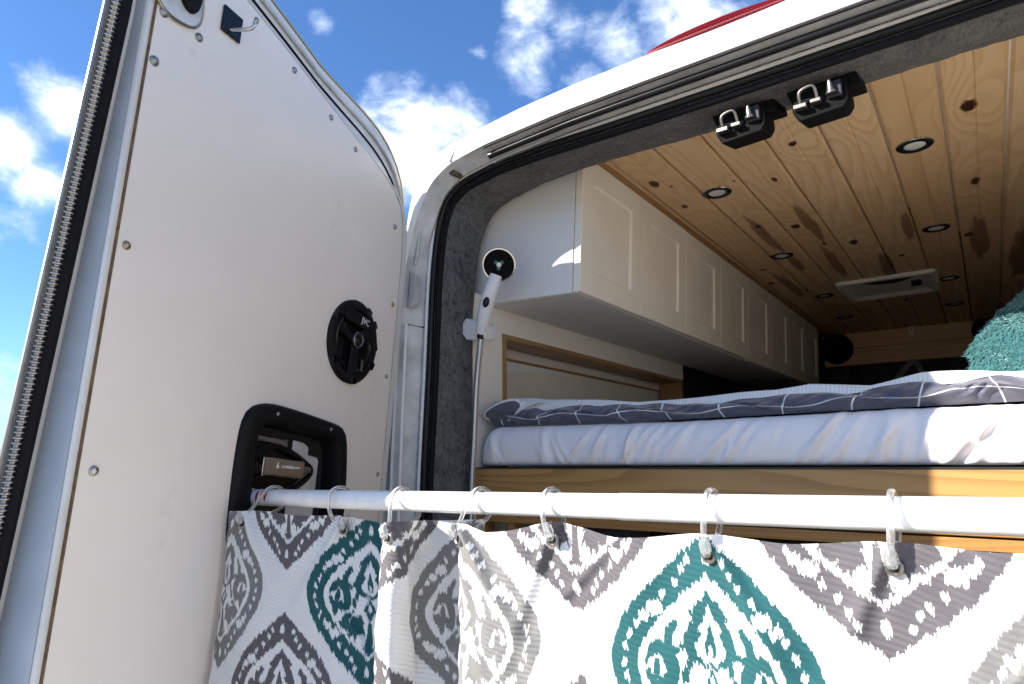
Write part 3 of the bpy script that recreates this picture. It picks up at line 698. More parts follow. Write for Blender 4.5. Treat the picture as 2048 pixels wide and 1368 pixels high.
# ------------------------------------------------------------------ overhead cabinets
def cabinets():
    cb = thing('overhead_cabinet', 'long run of white shaker cabinets under the pine ceiling', 'cabinet', (-.88, 1.29, .395))
    lean = .060          # the fronts lean inwards towards the top
    def X(x, z): return x + (z - .395) * lean
    z0, z1 = .395, .752; y1 = 3.97
    prof = [(-1.045, z0), (-.762, z0), (X(-.762, z1), z1), (-1.045, z1)]
    ye = lambda x: 1.258 + (x + 1.003) / .241 * .034
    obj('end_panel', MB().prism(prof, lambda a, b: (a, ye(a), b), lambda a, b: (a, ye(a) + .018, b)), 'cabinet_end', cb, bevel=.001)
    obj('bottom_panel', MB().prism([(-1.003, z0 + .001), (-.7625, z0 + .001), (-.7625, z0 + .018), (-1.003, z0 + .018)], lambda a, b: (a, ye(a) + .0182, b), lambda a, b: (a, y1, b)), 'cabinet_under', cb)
    obj('carcass', MB().prism([(-.790, z0 + .02), (-.7640, z0 + .02), (X(-.764, z1), z1), (-.79, z1)], lambda a, b: (a, 1.312, b), lambda a, b: (a, y1, b)), 'cabinet', cb)
    pitch = (y1 - 1.294) / 8
    for k in range(8):
        ya, yb = 1.294 + pitch * k + .0016, 1.294 + pitch * (k + 1) - .0016
        zb, zt = z0 + .002 + .0015 * (k % 2) + (.002 if k // 2 % 2 else 0), .738 - .002 * (k // 2 % 2)
        fr, dp, bv = .058, .006, .005
        def P(y, z, n): return (X(-.742, z) - n, y, z)
        loops = [[(ya, zb, .018), (yb, zb, .018), (yb, zt, .018), (ya, zt, .018)], [(ya, zb, .001), (yb, zb, .001), (yb, zt, .001), (ya, zt, .001)],
                 [(ya + .001, zb + .001, 0), (yb - .001, zb + .001, 0), (yb - .001, zt - .001, 0), (ya + .001, zt - .001, 0)],
                 [(ya + fr, zb + fr, 0), (yb - fr, zb + fr, 0), (yb - fr, zt - fr, 0), (ya + fr, zt - fr, 0)],
                 [(ya + fr + bv, zb + fr + bv, dp), (yb - fr - bv, zb + fr + bv, dp), (yb - fr - bv, zt - fr - bv, dp), (ya + fr + bv, zt - fr - bv, dp)]]
        mb = MB(); mb.grid([[P(*q) for q in L] for L in loops], False, True); n = len(mb.v); mb.f.append((n - 4, n - 3, n - 2, n - 1)); mb.f.append((3, 2, 1, 0))
        obj('cabinet_door', mb, 'cabinet', cb)
cabinets()

# ------------------------------------------------------------------ ceiling fittings
def downlights():
    pts = [(-.068, 1.767), (-.551, 1.760), (-.065, 2.477), (-.551, 2.477), (-.545, 3.219), (-.064, 3.219), (-.551, 3.79), (-.063, 3.787)]
    labels = ['round recessed light in the ceiling nearest the two latch strikers', 'round recessed light near the cabinets, nearest the doorway on that side', 'recessed light in the middle of the ceiling straight behind the brightest one', 'second recessed light along the cabinet side, beside a dark wood streak',
              'small recessed light left of the square roof vent', 'small recessed light right of the square roof vent', 'farthest recessed light on the cabinet side', 'farthest recessed light on the right, above the front header boards']
    first = None
    z = .755
    for (x, y), lb in zip(pts, labels):
        if first is None:
            t = thing('downlight', lb, 'ceiling light', (x, y, z), 'recessed ceiling lights'); first = t
            obj('bezel', MB().lathe([(.0395, .0005), (.0395, -.003), (.037, -.0048), (.027, -.0052), (.0235, -.003), (.0225, .0005)], (x, y, z), (1, 0, 0), (0, 1, 0), (0, 0, 1), 36), 'bezel', t, smooth=True)
            obj('bezel_rim', MB().lathe([(.0405, .0004), (.0405, -.0022), (.0394, -.0032)], (x, y, z), (1, 0, 0), (0, 1, 0), (0, 0, 1), 36), 'steel', t, smooth=True)
            obj('lens', MB().lathe([(.0235, -.002), (.021, -.0036), (.012, -.0042), (0, -.0045)], (x, y, z), (1, 0, 0), (0, 1, 0), (0, 0, 1), 32), 'lens', t, smooth=True)
        else:
            t = copy_tree(first, (x, y, z)); t['label'] = lb
downlights()
def roof_vent():
    c = (-.284, 3.21); t = thing('roof_vent', 'square cream roof vent with a dark open slot in the pine ceiling', 'vent', (c[0], c[1], .755))
    z = .755; h = .187
    def loop(r, zz, rad):
        P = []
        for qx, qy, a0 in ((1, 1, 0), (-1, 1, 90), (-1, -1, 180), (1, -1, 270)):
            for k in range(6):
                a = R(a0 + 18 * k); P.append((c[0] + qx * (r - rad) + rad * math.cos(a), c[1] + qy * (r - rad) + rad * math.sin(a), zz))
        return P
    mb = MB(); mb.grid([loop(h, z + .001, .02), loop(h, z - .007, .02), loop(h - .006, z - .014, .02), loop(h - .022, z - .015, .016), loop(h - .030, z - .011, .014), loop(h - .055, z + .0005, .012)], False, True)
    obj('frame', mb, 'cream_plastic', t, smooth=True, angle=40)
    obj('screen', MB().box((c[0] - .135, c[1] - .135, z - .002), (c[0] + .135, c[1] + .135, z + .0008)), 'cream_plastic', t)
    cs = [(-.10 + .22 * k / 16, -.128) for k in range(17)] + [(.12 - .22 * k / 16, -.128 + .075 * math.sin(math.pi * k / 16)) for k in range(1, 16)]
    obj('open_slot', MB().prism(cs, lambda a, b: (c[0] + a, c[1] + b, z - .002), lambda a, b: (c[0] + a, c[1] + b, z - .004)), 'void', t)
    # inner liner wall seen on the far side and a thermostat box
    obj('control_box', MB().box((c[0] + .088, c[1] - .05, z - .020), (c[0] + .125, c[1] - .01, z - .0022)), 'black_plastic', t, bevel=.002)
roof_vent()
def header_speaker(x, z, label):
    t = thing('header_speaker', label, 'speaker', (x, 4.30, z), 'speakers on the front header')
    c = (x, 4.3175, z)
    obj('rim', MB().lathe([(.093, 0), (.093, .012), (.088, .017), (.080, .017), (.077, .010)], c, (1, 0, 0), (0, 0, 1), (0, -1, 0), 40), 'black_matte', t, smooth=True)
    obj('cone', MB().lathe([(.078, .011), (.072, .014), (.066, .009), (.02, .002), (0, .002)], c, (1, 0, 0), (0, 0, 1), (0, -1, 0), 40), 'black_matte', t, smooth=True)
    obj('dome', MB().lathe([(.018, .003), (.015, .012), (.008, .018), (0, .020)], c, (1, 0, 0), (0, 0, 1), (0, -1, 0), 24), 'black_matte', t, smooth=True)
header_speaker(-.692, .668, 'round black speaker on the front header beside the last cabinet')
header_speaker(.078, .690, 'round black speaker on the front header half hidden by the teal cushions')
cl = thing('curtain_clip', 'small white plastic hook at the middle of the front header', 'hook', (-.295, 4.31, .73))
obj('plate', MB().lathe([(.034, 0), (.034, .006), (.030, .010), (0, .011)], (-.295, 4.317, .738), (.45, 0, 0), (0, 0, 1.1), (0, -1, 0), 20), 'cream_plastic', cl, smooth=True)
obj('slot', MB().box((-.2985, 4.3045, .733), (-.2915, 4.3062, .747)), 'void', cl)
def blackout():
    t = thing('blackout_curtain', 'dark grey blackout curtain gathered with a strap behind the bed', 'curtain', (-.3, 4.30, -.2))
    mb = MB(); rows = []
    for i in range(161):
        x = -.80 + 1.18 * i / 160; row = []
        for j in range(41):
            z = .575 - .80 * j / 40; tt = j / 40
            pull = math.exp(-((x + .29) / .25) ** 2) * math.exp(-((z - .50) / .10) ** 2)
            a = .016 * math.sin(x * 38 + 5 * tt * math.sin(x * 6) + 2.2 * tt * (x + .29) * 8) + .010 * math.sin(x * 71 + tt * 9) + .008 * math.sin(z * 22 + x * 12)
            row.append((x, 4.348 - .045 * pull * min(1, tt * 8) + a * (1 - .6 * pull) * min(1, tt * 7), z))
        rows.append(row)
    mb.grid(rows); obj('cloth', mb, 'blackout', t, smooth=True, angle=180)
    st = MB()
    for p, q in (((-.298, 4.262, .560), (-.50, 4.295, .345)), ((-.293, 4.268, .556), (-.21, 4.30, .36))):
        p, q = Vector(p), Vector(q); d = (q - p).normalized(); n = Vector((-d.z, 0, d.x)) * .014
        v = [p + n, p - n, q - n, q + n]; v2 = [x + Vector((0, .004, 0)) for x in v]
        st.add(v + v2, [(0, 1, 2, 3), (7, 6, 5, 4), (0, 4, 5, 1), (1, 5, 6, 2), (2, 6, 7, 3), (3, 7, 4, 0)])
    obj('strap', st, 'strap_grey', t)
blackout()
wr = thing('wall_ring', 'dark fringed ring on the shaded wall under the cabinets', 'ring', (-1.09, 3.45, .15))
def ring_():
    path = []; rr = []
    for k in range(120):
        a = 2 * math.pi * k / 120; path.append((-1.08, 3.45 + .225 * math.cos(a), .245 + .15 * math.sin(a))); rr.append(.014 + .006 * (k % 3 - 1))
    obj('fringe', MB().tube(path, rr, 6, closed=True), 'void', wr)
    obj('disc', MB().prism([(p[1], p[2]) for p in path[::3]], lambda a, b: (-1.098, a, b), lambda a, b: (-1.09, a, b)), 'dark_wall', wr)
ring_()
ps = thing('white_post', 'short pale post below the far cabinets behind the bed', 'post', (-.985, 3.80, .0))
obj('post', MB().box((-.995, 3.78, 0), (-.965, 3.84, .394)), 'strap_grey', ps, bevel=.006)

# ------------------------------------------------------------------ bed
def bed():
    t = thing('bed_frame', 'oak bed frame rail across the back of the van', 'bed', (CX, 1.25, -1.0))
    y = 1.232
    obj('front_rail', MB().box((-1.003, y, -.113), (.39, y + .022, -.0135)), 'oak_rail', t, bevel=.0015)
    obj('rail_cap', MB().box((-1.003, y - .002, -.0130), (.39, y + .05, -.0105)), 'dark_plastic', t)
    obj('lower_rail', MB().box((-1.003, y + .004, -.135), (.39, y + .022, -.1165)), 'oak_rail', t, bevel=.0015)
    for x in (-1.001, -.915, -.42, .15):
        obj('post', MB().box((x, y + .008, -1.068), (x + .018, y + .05, -.1355)), 'oak_frame', t, bevel=.0015)
    obj('slat_base', MB().box((-1.0, y + .023, -.03), (.388, 3.1, -.0135)), 'oak_frame', t)
    obj('storage_back', MB().box((-1.0, y + .30, -1.06), (.388, y + .31, -.031)), 'void', t)
    b = thing('storage_bag', 'dark grey bag stowed under the bed rail', 'bag', (-.69, 1.30, -1.06))
    rows = []
    for k in range(24):
        a = 2 * math.pi * k / 24
        rows.append([(-.69 + (r * math.copysign(abs(math.cos(a)) ** .5, math.cos(a))), 1.35 + .07 * math.copysign(abs(math.sin(a)) ** .5, math.sin(a)) * (r / .06), z) for r, z in ((.055, -1.06), (.075, -.7), (.07, -.3), (.058, -.14), (.048, -.122), (.0, -.119))])
    obj('bag_body', MB().grid(rows, True, False), 'bag', b, smooth=True)
bed()

def fold_noise(x, y, seed):
    r = np.random.default_rng(seed); s = 0
    for _ in range(5):
        a, b, p = r.uniform(8, 40), r.uniform(-30, 30), r.uniform(0, 6); s = s + np.sin(a * x + b * y + p)
    return s / 5
def mattress():
    nx, npf = 700, 70
    x0, x1 = -1.000, .378
    us = np.linspace(0, 1, nx)
    # denser at the near end
    xs = x0 + (x1 - x0) * us
    prof = resample(chaikin([(1.258, -.008), (1.238, -.006), (1.232, .02), (1.234, .05), (1.248, .074), (1.275, .083), (1.36, .084), (1.6, .084), (2.4, .084), (3.05, .08)], 3), 400)
    pick = np.unique(np.r_[np.linspace(0, 60, 58).astype(int), np.linspace(60, 399, 14).astype(int)]); prof = prof[pick]
    r = np.random.default_rng(5)
    folds = []
    for k in range(64):
        xc = r.uniform(-.60, .36) if k > 11 else r.uniform(-.97, -.6)
        folds.append((xc, r.uniform(-.9, -.1) if xc < -.72 else r.uniform(.05, 1.0), r.uniform(.005, .012), r.uniform(.002, .0062)))
    P = np.zeros((nx, len(prof), 3))
    for j, (y, z) in enumerate(prof):
        hgt = np.clip((z + .01) / .09, 0, 1)
        endd = np.clip((xs - x0) / .045, 0, 1); rd = np.sqrt(np.clip(1 - (1 - endd) ** 2, 0, 1))
        zz = -.008 + (z + .008) * (.35 + .65 * rd); yy = y + (1 - rd) * .03 * (y < 1.3)
        disp = np.zeros(nx)
        for xc, sl, wd, am in folds:
            c = xc + sl * (z - .035); q = (xs - c) / wd
            disp += am * (np.exp(-q ** 2) - .6 * np.exp(-((q - 1.6) / 1.1) ** 2)) * (.35 + .65 * math.sin(math.pi * min(1, max(0, (z + .015) / .095))))
        disp += .0012 * fold_noise(xs, z * 2 + y, 3)
        front = 1.0 if y < 1.27 else max(0, 1 - (y - 1.27) / .08)
        P[:, j, 0] = xs; P[:, j, 1] = yy - disp * front; P[:, j, 2] = zz + (disp * .6 * (1 - front * .7) if y > 1.25 else 0)
        P[:, j, 2] += np.where(y > 1.24, np.interp(xs, [-1.0, -.5, -.1, .378], [.004, -.002, .004, .001]), 0) * hgt
    me = bpy.data.meshes.new('mattress'); n, m = nx, len(prof)
    base = np.array([CX, 1.24, -.008])
    idx = np.arange(n * m).reshape(n, m); q = np.stack([idx[:-1, :-1], idx[1:, :-1], idx[1:, 1:], idx[:-1, 1:]], -1).reshape(-1, 4)
    me.from_pydata((P.reshape(-1, 3) - base).tolist(), [], q.tolist() + [tuple(idx[0])[::-1]]); me.materials.append(MATS['sheet']); me.shade_smooth()
    o = bpy.data.objects.new('mattress', me); COL.objects.link(o); o.location = (base[0], base[1], base[2] + ZC)
    tag(o, 'mattress in a wrinkled pale lavender fitted sheet on the oak rail', 'mattress')
mattress()

def duvet_mats():
    m = mat('duvet_dark', (0.085, 0.088, 0.125), .62, sheen=.3); nt = m.node_tree; b = nt.nodes['Principled BSDF']
    uv = nt.nodes.new('ShaderNodeUVMap'); uv.uv_map = 'cloth'; sp = nt.nodes.new('ShaderNodeSeparateXYZ'); nt.links.new(uv.outputs[0], sp.inputs[0])
    def line(v, period, off, w):
        f = math_(nt, 'FRACT', math_(nt, 'ADD', math_(nt, 'DIVIDE', v, period), off)); d = math_(nt, 'ABSOLUTE', math_(nt, 'SUBTRACT', f, .5)); return smooth(nt, d, w / period, w / period * 1.35, 1.0, 0.0)
    ln = math_(nt, 'MAXIMUM', line(sp.outputs[0], .108, .3, .0013), line(sp.outputs[1], .075, .12, .0012))
    nt.links.new(mixc(nt, ln, (0.075, 0.078, 0.115), (0.72, 0.72, 0.74)), b.inputs['Base Color'])
    m = mat('duvet_white', (0.74, 0.74, 0.73), .85, sheen=.2); nt = m.node_tree; b = nt.nodes['Principled BSDF']
    t = nt.nodes.new('ShaderNodeTexCoord'); w = nt.nodes.new('ShaderNodeTexWave'); w.inputs['Scale'].default_value = 46; w.bands_direction = 'X'; w.inputs['Distortion'].default_value = .6
    nt.links.new(t.outputs['Object'], w.inputs['Vector']); bp = nt.nodes.new('ShaderNodeBump'); bp.inputs['Strength'].default_value = .35; bp.inputs['Distance'].default_value = .004
    nt.links.new(w.outputs['Fac'], bp.inputs['Height']); nt.links.new(bp.outputs[0], b.inputs['Normal'])
duvet_mats()
def duvet():
    t = thing('duvet', 'dark blue duvet with thin white grid lines and white quilted reverse', 'duvet', (CX, 1.28, .085))
    nx = 520; xs = np.linspace(-.975, .375, nx)
    # heights along the bed, read along its edge
    lo = np.interp(xs, [-1, -.9, -.6, -.35, -.1, .375], [.087, .087, .083, .085, .088, .090])
    top = np.interp(xs, [-1.0, -.95, -.85, -.70, -.60, -.45, -.30, -.20, -.10, 0, .375], [.128, .134, .122, .126, .118, .116, .121, .119, .128, .127, .126])
    crest = np.interp(xs, [-1.0, -.95, -.80, -.60, -.45, -.32, -.26, -.16, -.08, 0, .05, .375], [.150, .156, .146, .128, .130, .134, .142, .133, .147, .145, .140, .138])
    wob = fold_noise(xs, 0, 21); wob2 = fold_noise(xs * 2.2, 0, 22)
    rows = []; uvs = []
    K = 26
    for k in range(K):
        a = k / (K - 1)
        bul = math.sin(math.pi * a)
        puff = np.abs(np.sin(xs * 17 + 1.3 * np.sin(xs * 7) + 1.2 * a)) ** .6
        y = 1.272 - .014 * bul - .016 * bul * puff + .012 * a + .009 * wob * bul + .005 * wob2 * bul + .005 * np.sin(xs * 75 + a * 9 + 3 * wob) * bul + .003 * np.sin(xs * 130 - a * 14 + 4 * wob2) * bul
        z = lo + (top - lo) * (a ** .85) + .004 * np.sin(xs * 33 + 4 * a) * bul + .004 * wob2 * a + .006 * (puff - .7) * a
        rows.append(np.stack([xs, y, z], 1)); uvs.append(np.stack([xs + .012 * wob * (1 - a) + .012 * wob2 * a + .02 * a * np.sin(xs * 9), a * .07 + .006 * wob2 + .01 * wob], 1))
    def mk(name, rows, uvs, m):
        P = np.array(rows); n, mm = P.shape[:2]; me = bpy.data.meshes.new(name); b = np.array(BASE[t])
        idx = np.arange(n * mm).reshape(n, mm); q = np.stack([idx[:-1, :-1], idx[:-1, 1:], idx[1:, 1:], idx[1:, :-1]], -1).reshape(-1, 4)
        me.from_pydata((P.reshape(-1, 3) - b).tolist(), [], q.tolist()); me.materials.append(MATS[m]); me.shade_smooth()
        if uvs is not None:
            ul = me.uv_layers.new(name='cloth'); U = np.array(uvs).reshape(-1, 2)[q.reshape(-1)]; ul.data.foreach_set('uv', U.astype(np.float32).reshape(-1))
        o = bpy.data.objects.new(name, me); COL.objects.link(o); o.parent = t; BASE[o] = BASE[t]; return o
    # dark face rolls over at the top and tucks behind
    for a in (1.05, 1.12, 1.2, 1.3):
        k = a - 1
        y = 1.280 + .06 * k + .004 * wob; z = top + .003 * math.sin(k * 8) - .02 * k + .004 * wob2 + .006 * (puff - .7); rows.append(np.stack([xs, y, z], 1)); uvs.append(np.stack([xs + .012 * wob2 + .02 * np.sin(xs * 9), np.full(nx, a * .07) + .006 * wob2 + .01 * wob], 1))
    mk('dark_face', rows, uvs, 'duvet_dark')
    # white quilted side
    rows = []
    for k in range(40):
        a = k / 39
        y = 1.283 + .05 * a if a < .25 else 1.2955 + (a - .25) / .75 * 1.1
        rise = min(1, a / .25)
        z = (top - .003) * (1 - rise) + crest * rise + (.004 * fold_noise(xs, y * 3, 31) if a > .2 else .001 * wob2) - .01 * max(0, a - .3)
        rows.append(np.stack([xs, np.full(nx, y) + .003 * wob, z], 1))
    mk('white_reverse', rows, None, 'duvet_white')
    # turned-up end: dark pocket with a pale border
    c = (-.938, 1.256, .120)
    el = [(c[0] + .046 * math.cos(a), c[1] + .006 * math.sin(a * 2) - .010 * math.sin(a) + .010 * math.cos(a), c[2] + .020 * math.sin(a) + .011 * math.cos(a) + .004 * math.sin(2 * a)) for a in [2 * math.pi * k / 40 for k in range(40)]]
    obj('turned_edge', MB().tube(el, .0036, 8, closed=True), 'duvet_white', t, smooth=True)
    rows = []
    for k in range(40):
        p = Vector(el[k]); cc = Vector(c); rows.append([p, cc + (p - cc) * .8 + Vector((0, -.010, 0)), cc + (p - cc) * .4 + Vector((0, -.013, 0)), cc + Vector((0, -.012, 0))])
    obj('turned_lining', MB().grid(rows, True, False), 'dark_lining', t, smooth=True)
    rows = []
    for k in range(40):
        p = Vector(el[k]); rows.append([p, p + Vector((.03, .02, -.004)), p + Vector((.07, .022, -.008)) * 1.0])
    obj('turned_roll', MB().grid(rows, True, False), 'duvet_white', t, smooth=True)
duvet()

def fur_mat():
    m = mat('teal_fur', (0.012, 0.105, 0.115), .6, sheen=1.0); nt = m.node_tree; b = nt.nodes['Principled BSDF']
    t = nt.nodes.new('ShaderNodeTexCoord'); f = noise(nt, t.outputs['Object'], 120, 4, .7, .6); b.inputs['Sheen Roughness'].default_value = .3
    b.inputs['Sheen Tint'].default_value = (.55, .95, .95, 1)
    nt.links.new(mixc(nt, f, (0.003, 0.034, 0.042), (0.050, 0.215, 0.225)), b.inputs['Base Color'])
    bp = nt.nodes.new('ShaderNodeBump'); bp.inputs['Strength'].default_value = .9; bp.inputs['Distance'].default_value = .006; nt.links.new(f, bp.inputs['Height']); nt.links.new(bp.outputs[0], b.inputs['Normal'])
fur_mat()
def cushion(name, label, cat, c, ex, ey, ez, hw, hh, th, m, fur=0, seed=1):
    """square cushion: ex, ey span its face, ez its thickness"""
    c, ex, ey, ez = Vector(c), Vector(ex).normalized(), Vector(ey).normalized(), Vector(ez).normalized(); r = np.random.default_rng(seed)
    t = thing(name, label, cat, tuple(c - Vector((0, 0, hh * .7)))); n = 56
    def pt(u, v, side):
        e = max(0., (1 - abs(u) ** 2.6)) ** .55 * max(0., (1 - abs(v) ** 2.6)) ** .55
        pin = 1 - .10 * (1 - e)
        nz = .006 * math.sin(u * 9 + v * 7 + seed) * e
        u, v = u * math.sqrt(1 - .30 * v * v), v * math.sqrt(1 - .30 * u * u)
        return c + ex * (u * hw * (1 - .07 * (1 - abs(v)) * abs(u) ** 4)) + ey * (v * hh * (1 - .07 * (1 - abs(u)) * abs(v) ** 4)) + ez * side * (th * e + nz)
    mb = MB()
    for sd_ in (1, -1):
        mb.grid([[pt(-1 + 2 * i / n, -1 + 2 * j / n, sd_) for j in range(n + 1)] for i in range(n + 1)])
    obj('cover', mb, m, t, smooth=True, angle=180)
    if fur:
        fm = MB()
        for _ in range(fur):
            u, v = r.uniform(-.99, .99, 2); sd_ = 1 if r.random() < .75 else -1
            p = pt(u, v, sd_); q = pt(min(1, u + .01), v, sd_); w = pt(u, min(1, v + .01), sd_); nn_ = (q - p).cross(w - p) * sd_
            if nn_.length < 1e-9: continue
            nn_.normalize(); d = Vector(r.normal(0, 1, 3)); d = (d - nn_ * d.dot(nn_)); d = d * .5 + Vector((0, 0, -.6)); d = d - nn_ * d.dot(nn_); d.normalize()
            L = r.uniform(.009, .019); sv = d.cross(nn_) * r.uniform(.0016, .0032)
            tip = p + d * L + nn_ * r.uniform(.002, .006); fm.add([p + sv, p - sv, tip], [(0, 1, 2)])
        f = obj('fur', fm, m, t); f['kind'] = 'stuff'
    return t
cushion('fluffy_cushion', 'fluffy teal cushion tilted in the shade behind the sunlit one', 'cushion', (.165, 1.70, .225), (.72, .2, .66), (-.66, .05, .75), (.05, -.95, .25), .17, .15, .05, 'teal_fur', 9000, 3)
cushion('fluffy_cushion', 'fluffy teal cushion in sunlight standing on the duvet', 'cushion', (.128, 1.53, .178), (.98, .1, -.12), (.36, .25, .90), (.1, -.95, .28), .145, .098, .06, 'teal_fur', 9000, 4)
cushion('white_pillow', 'white pillow at the right edge in front of the teal cushions', 'pillow', (.155, 1.46, .165), (.95, -.1, .25), (-.2, .35, .9), (.1, -.9, .4), .10, .055, .045, 'wool_white', 0, 5)

# ------------------------------------------------------------------ hand shower
def shower():
    t = thing('hand_shower', 'white hand shower with black face hanging in a wall bracket by the doorway', 'shower', (-.985, 1.21, .30))
    br = MB(); br.prism(chaikin([(-1.003, .352), (-.955, .336), (-.926, .322), (-.936, .288), (-.955, .290), (-1.003, .296)], 1, True).tolist(), lambda a, b: (a, 1.222, b), lambda a, b: (a, 1.178, b - .004))
    obj('bracket', br, 'shower_white', t, bevel=.003)
    a = Vector((-.945, 1.178, .300)); b = Vector((-.893, 1.170, .432)); d = (b - a)
    pts = [a + d * k / 16 + Vector((0, -.006 * math.sin(math.pi * k / 16), 0)) for k in range(17)]
    rr = [.0120 + .0040 * math.sin(math.pi * (k / 16) ** .8) + .003 * (k / 16) for k in range(17)]
    obj('handle', MB().tube(pts, rr, 20), 'shower_white', t, smooth=True)
    ex = d.normalized(); side = Vector((1, .15, -.35)); nz = Vector((.45, -.85, -.1)); nz = (nz - ex * nz.dot(ex)).normalized(); sx = ex.cross(nz)
    m_ = a + d * .53
    obj('button', MB().lathe([(0, .0025), (.007, .0022), (.0085, .001), (.009, -.002)], m_ + nz * .0182 + Vector((0, -.005, 0)), sx, ex, nz, 24, sx=.85, sy=1.45), 'black_gloss', t, smooth=True)
    c = Vector((-.882, 1.168, .456)); ez = Vector((.42, -.80, -.42)).normalized(); ey = (Vector((.2, 0, 1)) - ez * Vector((.2, 0, 1)).dot(ez)).normalized(); e1 = ey.cross(ez)
    hd = obj('head', MB().lathe([(0, -.022), (.02, -.020), (.036, -.012), (.0395, -.003), (.0395, .006)], c, e1, ey, ez, 48), 'dark_plastic', t, smooth=True)
    obj('head_rim', MB().lathe([(.0398, -.004), (.0402, .004), (.0392, .0085), (.0362, .0088), (.0355, .007)], c, e1, ey, ez, 48), 'chrome', t, smooth=True)
    f = obj('face', MB().lathe([(0, .0078), (.020, .0078), (.0362, .0075)], c, e1, ey, ez, 48), 'black_matte', t, smooth=True)
    obj('face_button', MB().lathe([(0, .0115), (.0045, .0112), (.0058, .0095), (.006, .0078)], c, e1, ey, ez, 20), 'white_dot', f, smooth=True)
    for an in (45, 150, 270):
        q = c + (e1 * math.cos(R(an)) + ey * math.sin(R(an))) * .0088
        obj('face_mark', MB().lathe([(0, .0085), (.0042, .0084), (.0046, .0078)], q, e1, ey, ez, 14), 'green_print', f, smooth=True)
    # ribbed hose
    P = resample(chaikin([(-.946, 1.180, .296), (-.953, 1.184, .265), (-.963, 1.19, .225), (-.972, 1.194, .17), (-.977, 1.196, .088), (-.983, 1.197, .006), (-.987, 1.197, -.06), (-.99, 1.197, -.3), (-.985, 1.21, -.9)], 3), 1900)
    rr = [.0072 + .0018 * math.sin(i * 2 * math.pi / 10.0) for i in range(len(P))]
    obj('hose', MB().tube(P, rr, 10), 'chrome', t, smooth=True, angle=180)
    obj('hose_nut', MB().tube([(-.9435, 1.178, .304), (-.9475, 1.181, .289)], .0098, 16), 'black_gloss', t, smooth=True)
shower()

# ------------------------------------------------------------------ curtain rod, rings and curtain
RA, RB = Vector((-.985, .622, -.0525)), Vector((.36, .567, -.0340))
def rod_at(x): return RA + (RB - RA) * ((x - RA.x) / (RB.x - RA.x))
def rod():
    t = thing('curtain_rod', 'white tension rod spanning between the open rear doors', 'curtain rod', tuple(RA))
    obj('tube', MB().tube([tuple(rod_at(x)) for x in (-.975, -.3)], .0127, 32), 'rod_white', t, smooth=True)
    obj('tube', MB().tube([tuple(rod_at(x)) for x in (-.3002, .34)], .0132, 32), 'rod_white', t, smooth=True)
    obj('end_cap', MB().tube([tuple(rod_at(x)) for x in (-.990, -.974)], .0145, 24), 'rod_white', t, smooth=True)
    obj('end_cap', MB().tube([tuple(rod_at(x)) for x in (.338, .365)], .0150, 24), 'rod_white', t, smooth=True)
    ax = (RB - RA).normalized(); e1 = Vector((.0, -1, .1)); e1 = (e1 - ax * e1.dot(ax)).normalized(); e2 = ax.cross(e1)
    for x in (-.936, -.924, -.912):
        pm = MB(); c = rod_at(x); rows = []
        for k in range(9):
            a = R(-50 + 80 * k / 8); w = .0062 * math.sin(math.pi * (k + .6) / 9.2)
            rows.append([c + (e1 * math.cos(a) + e2 * math.sin(a)) * .01285 + ax * w_ for w_ in (-.0006, w)])
        obj('red_mark', pm.grid(rows), 'red_print', t)
rod()

PATH = [  # plan of the hanging cloth: x, y, print column
    (-.950, .566, -1.16), (-.930, .568, -1.02), (-.885, .582, -.74), (-.835, .599, -.50), (-.79, .612, -.30), (-.74, .630, -.12), (-.702, .644, .02), (-.684, .647, .10), (-.660, .632, .22),
    (-.618, .588, .36), (-.588, .555, .46), (-.572, .541, .53), (-.556, .540, .58), (-.552, .556, .62), (-.562, .585, .68), (-.572, .606, .74), (-.562, .621, .81),
    (-.535, .628, .92), (-.508, .627, 1.02), (-.487, .616, 1.06), (-.486, .596, 1.00), (-.494, .580, .96), (-.484, .569, 1.0), (-.465, .569, 1.07), (-.42, .575, 1.22),
    (-.36, .583, 1.45), (-.335, .584, 1.54), (-.29, .577, 1.72), (-.24, .577, 1.90), (-.212, .580, 2.0), (-.16, .574, 2.20), (-.10, .573, 2.42), (-.077, .575, 2.50), (-.03, .571, 2.68), (.05, .569, 3.0), (.15, .573, 3.4), (.25, .567, 3.8), (.33, .569, 4.1)]
GROM = [-.905, -.742, -.560, -.487, -.366, -.211, -.071, .06, .19, .31]
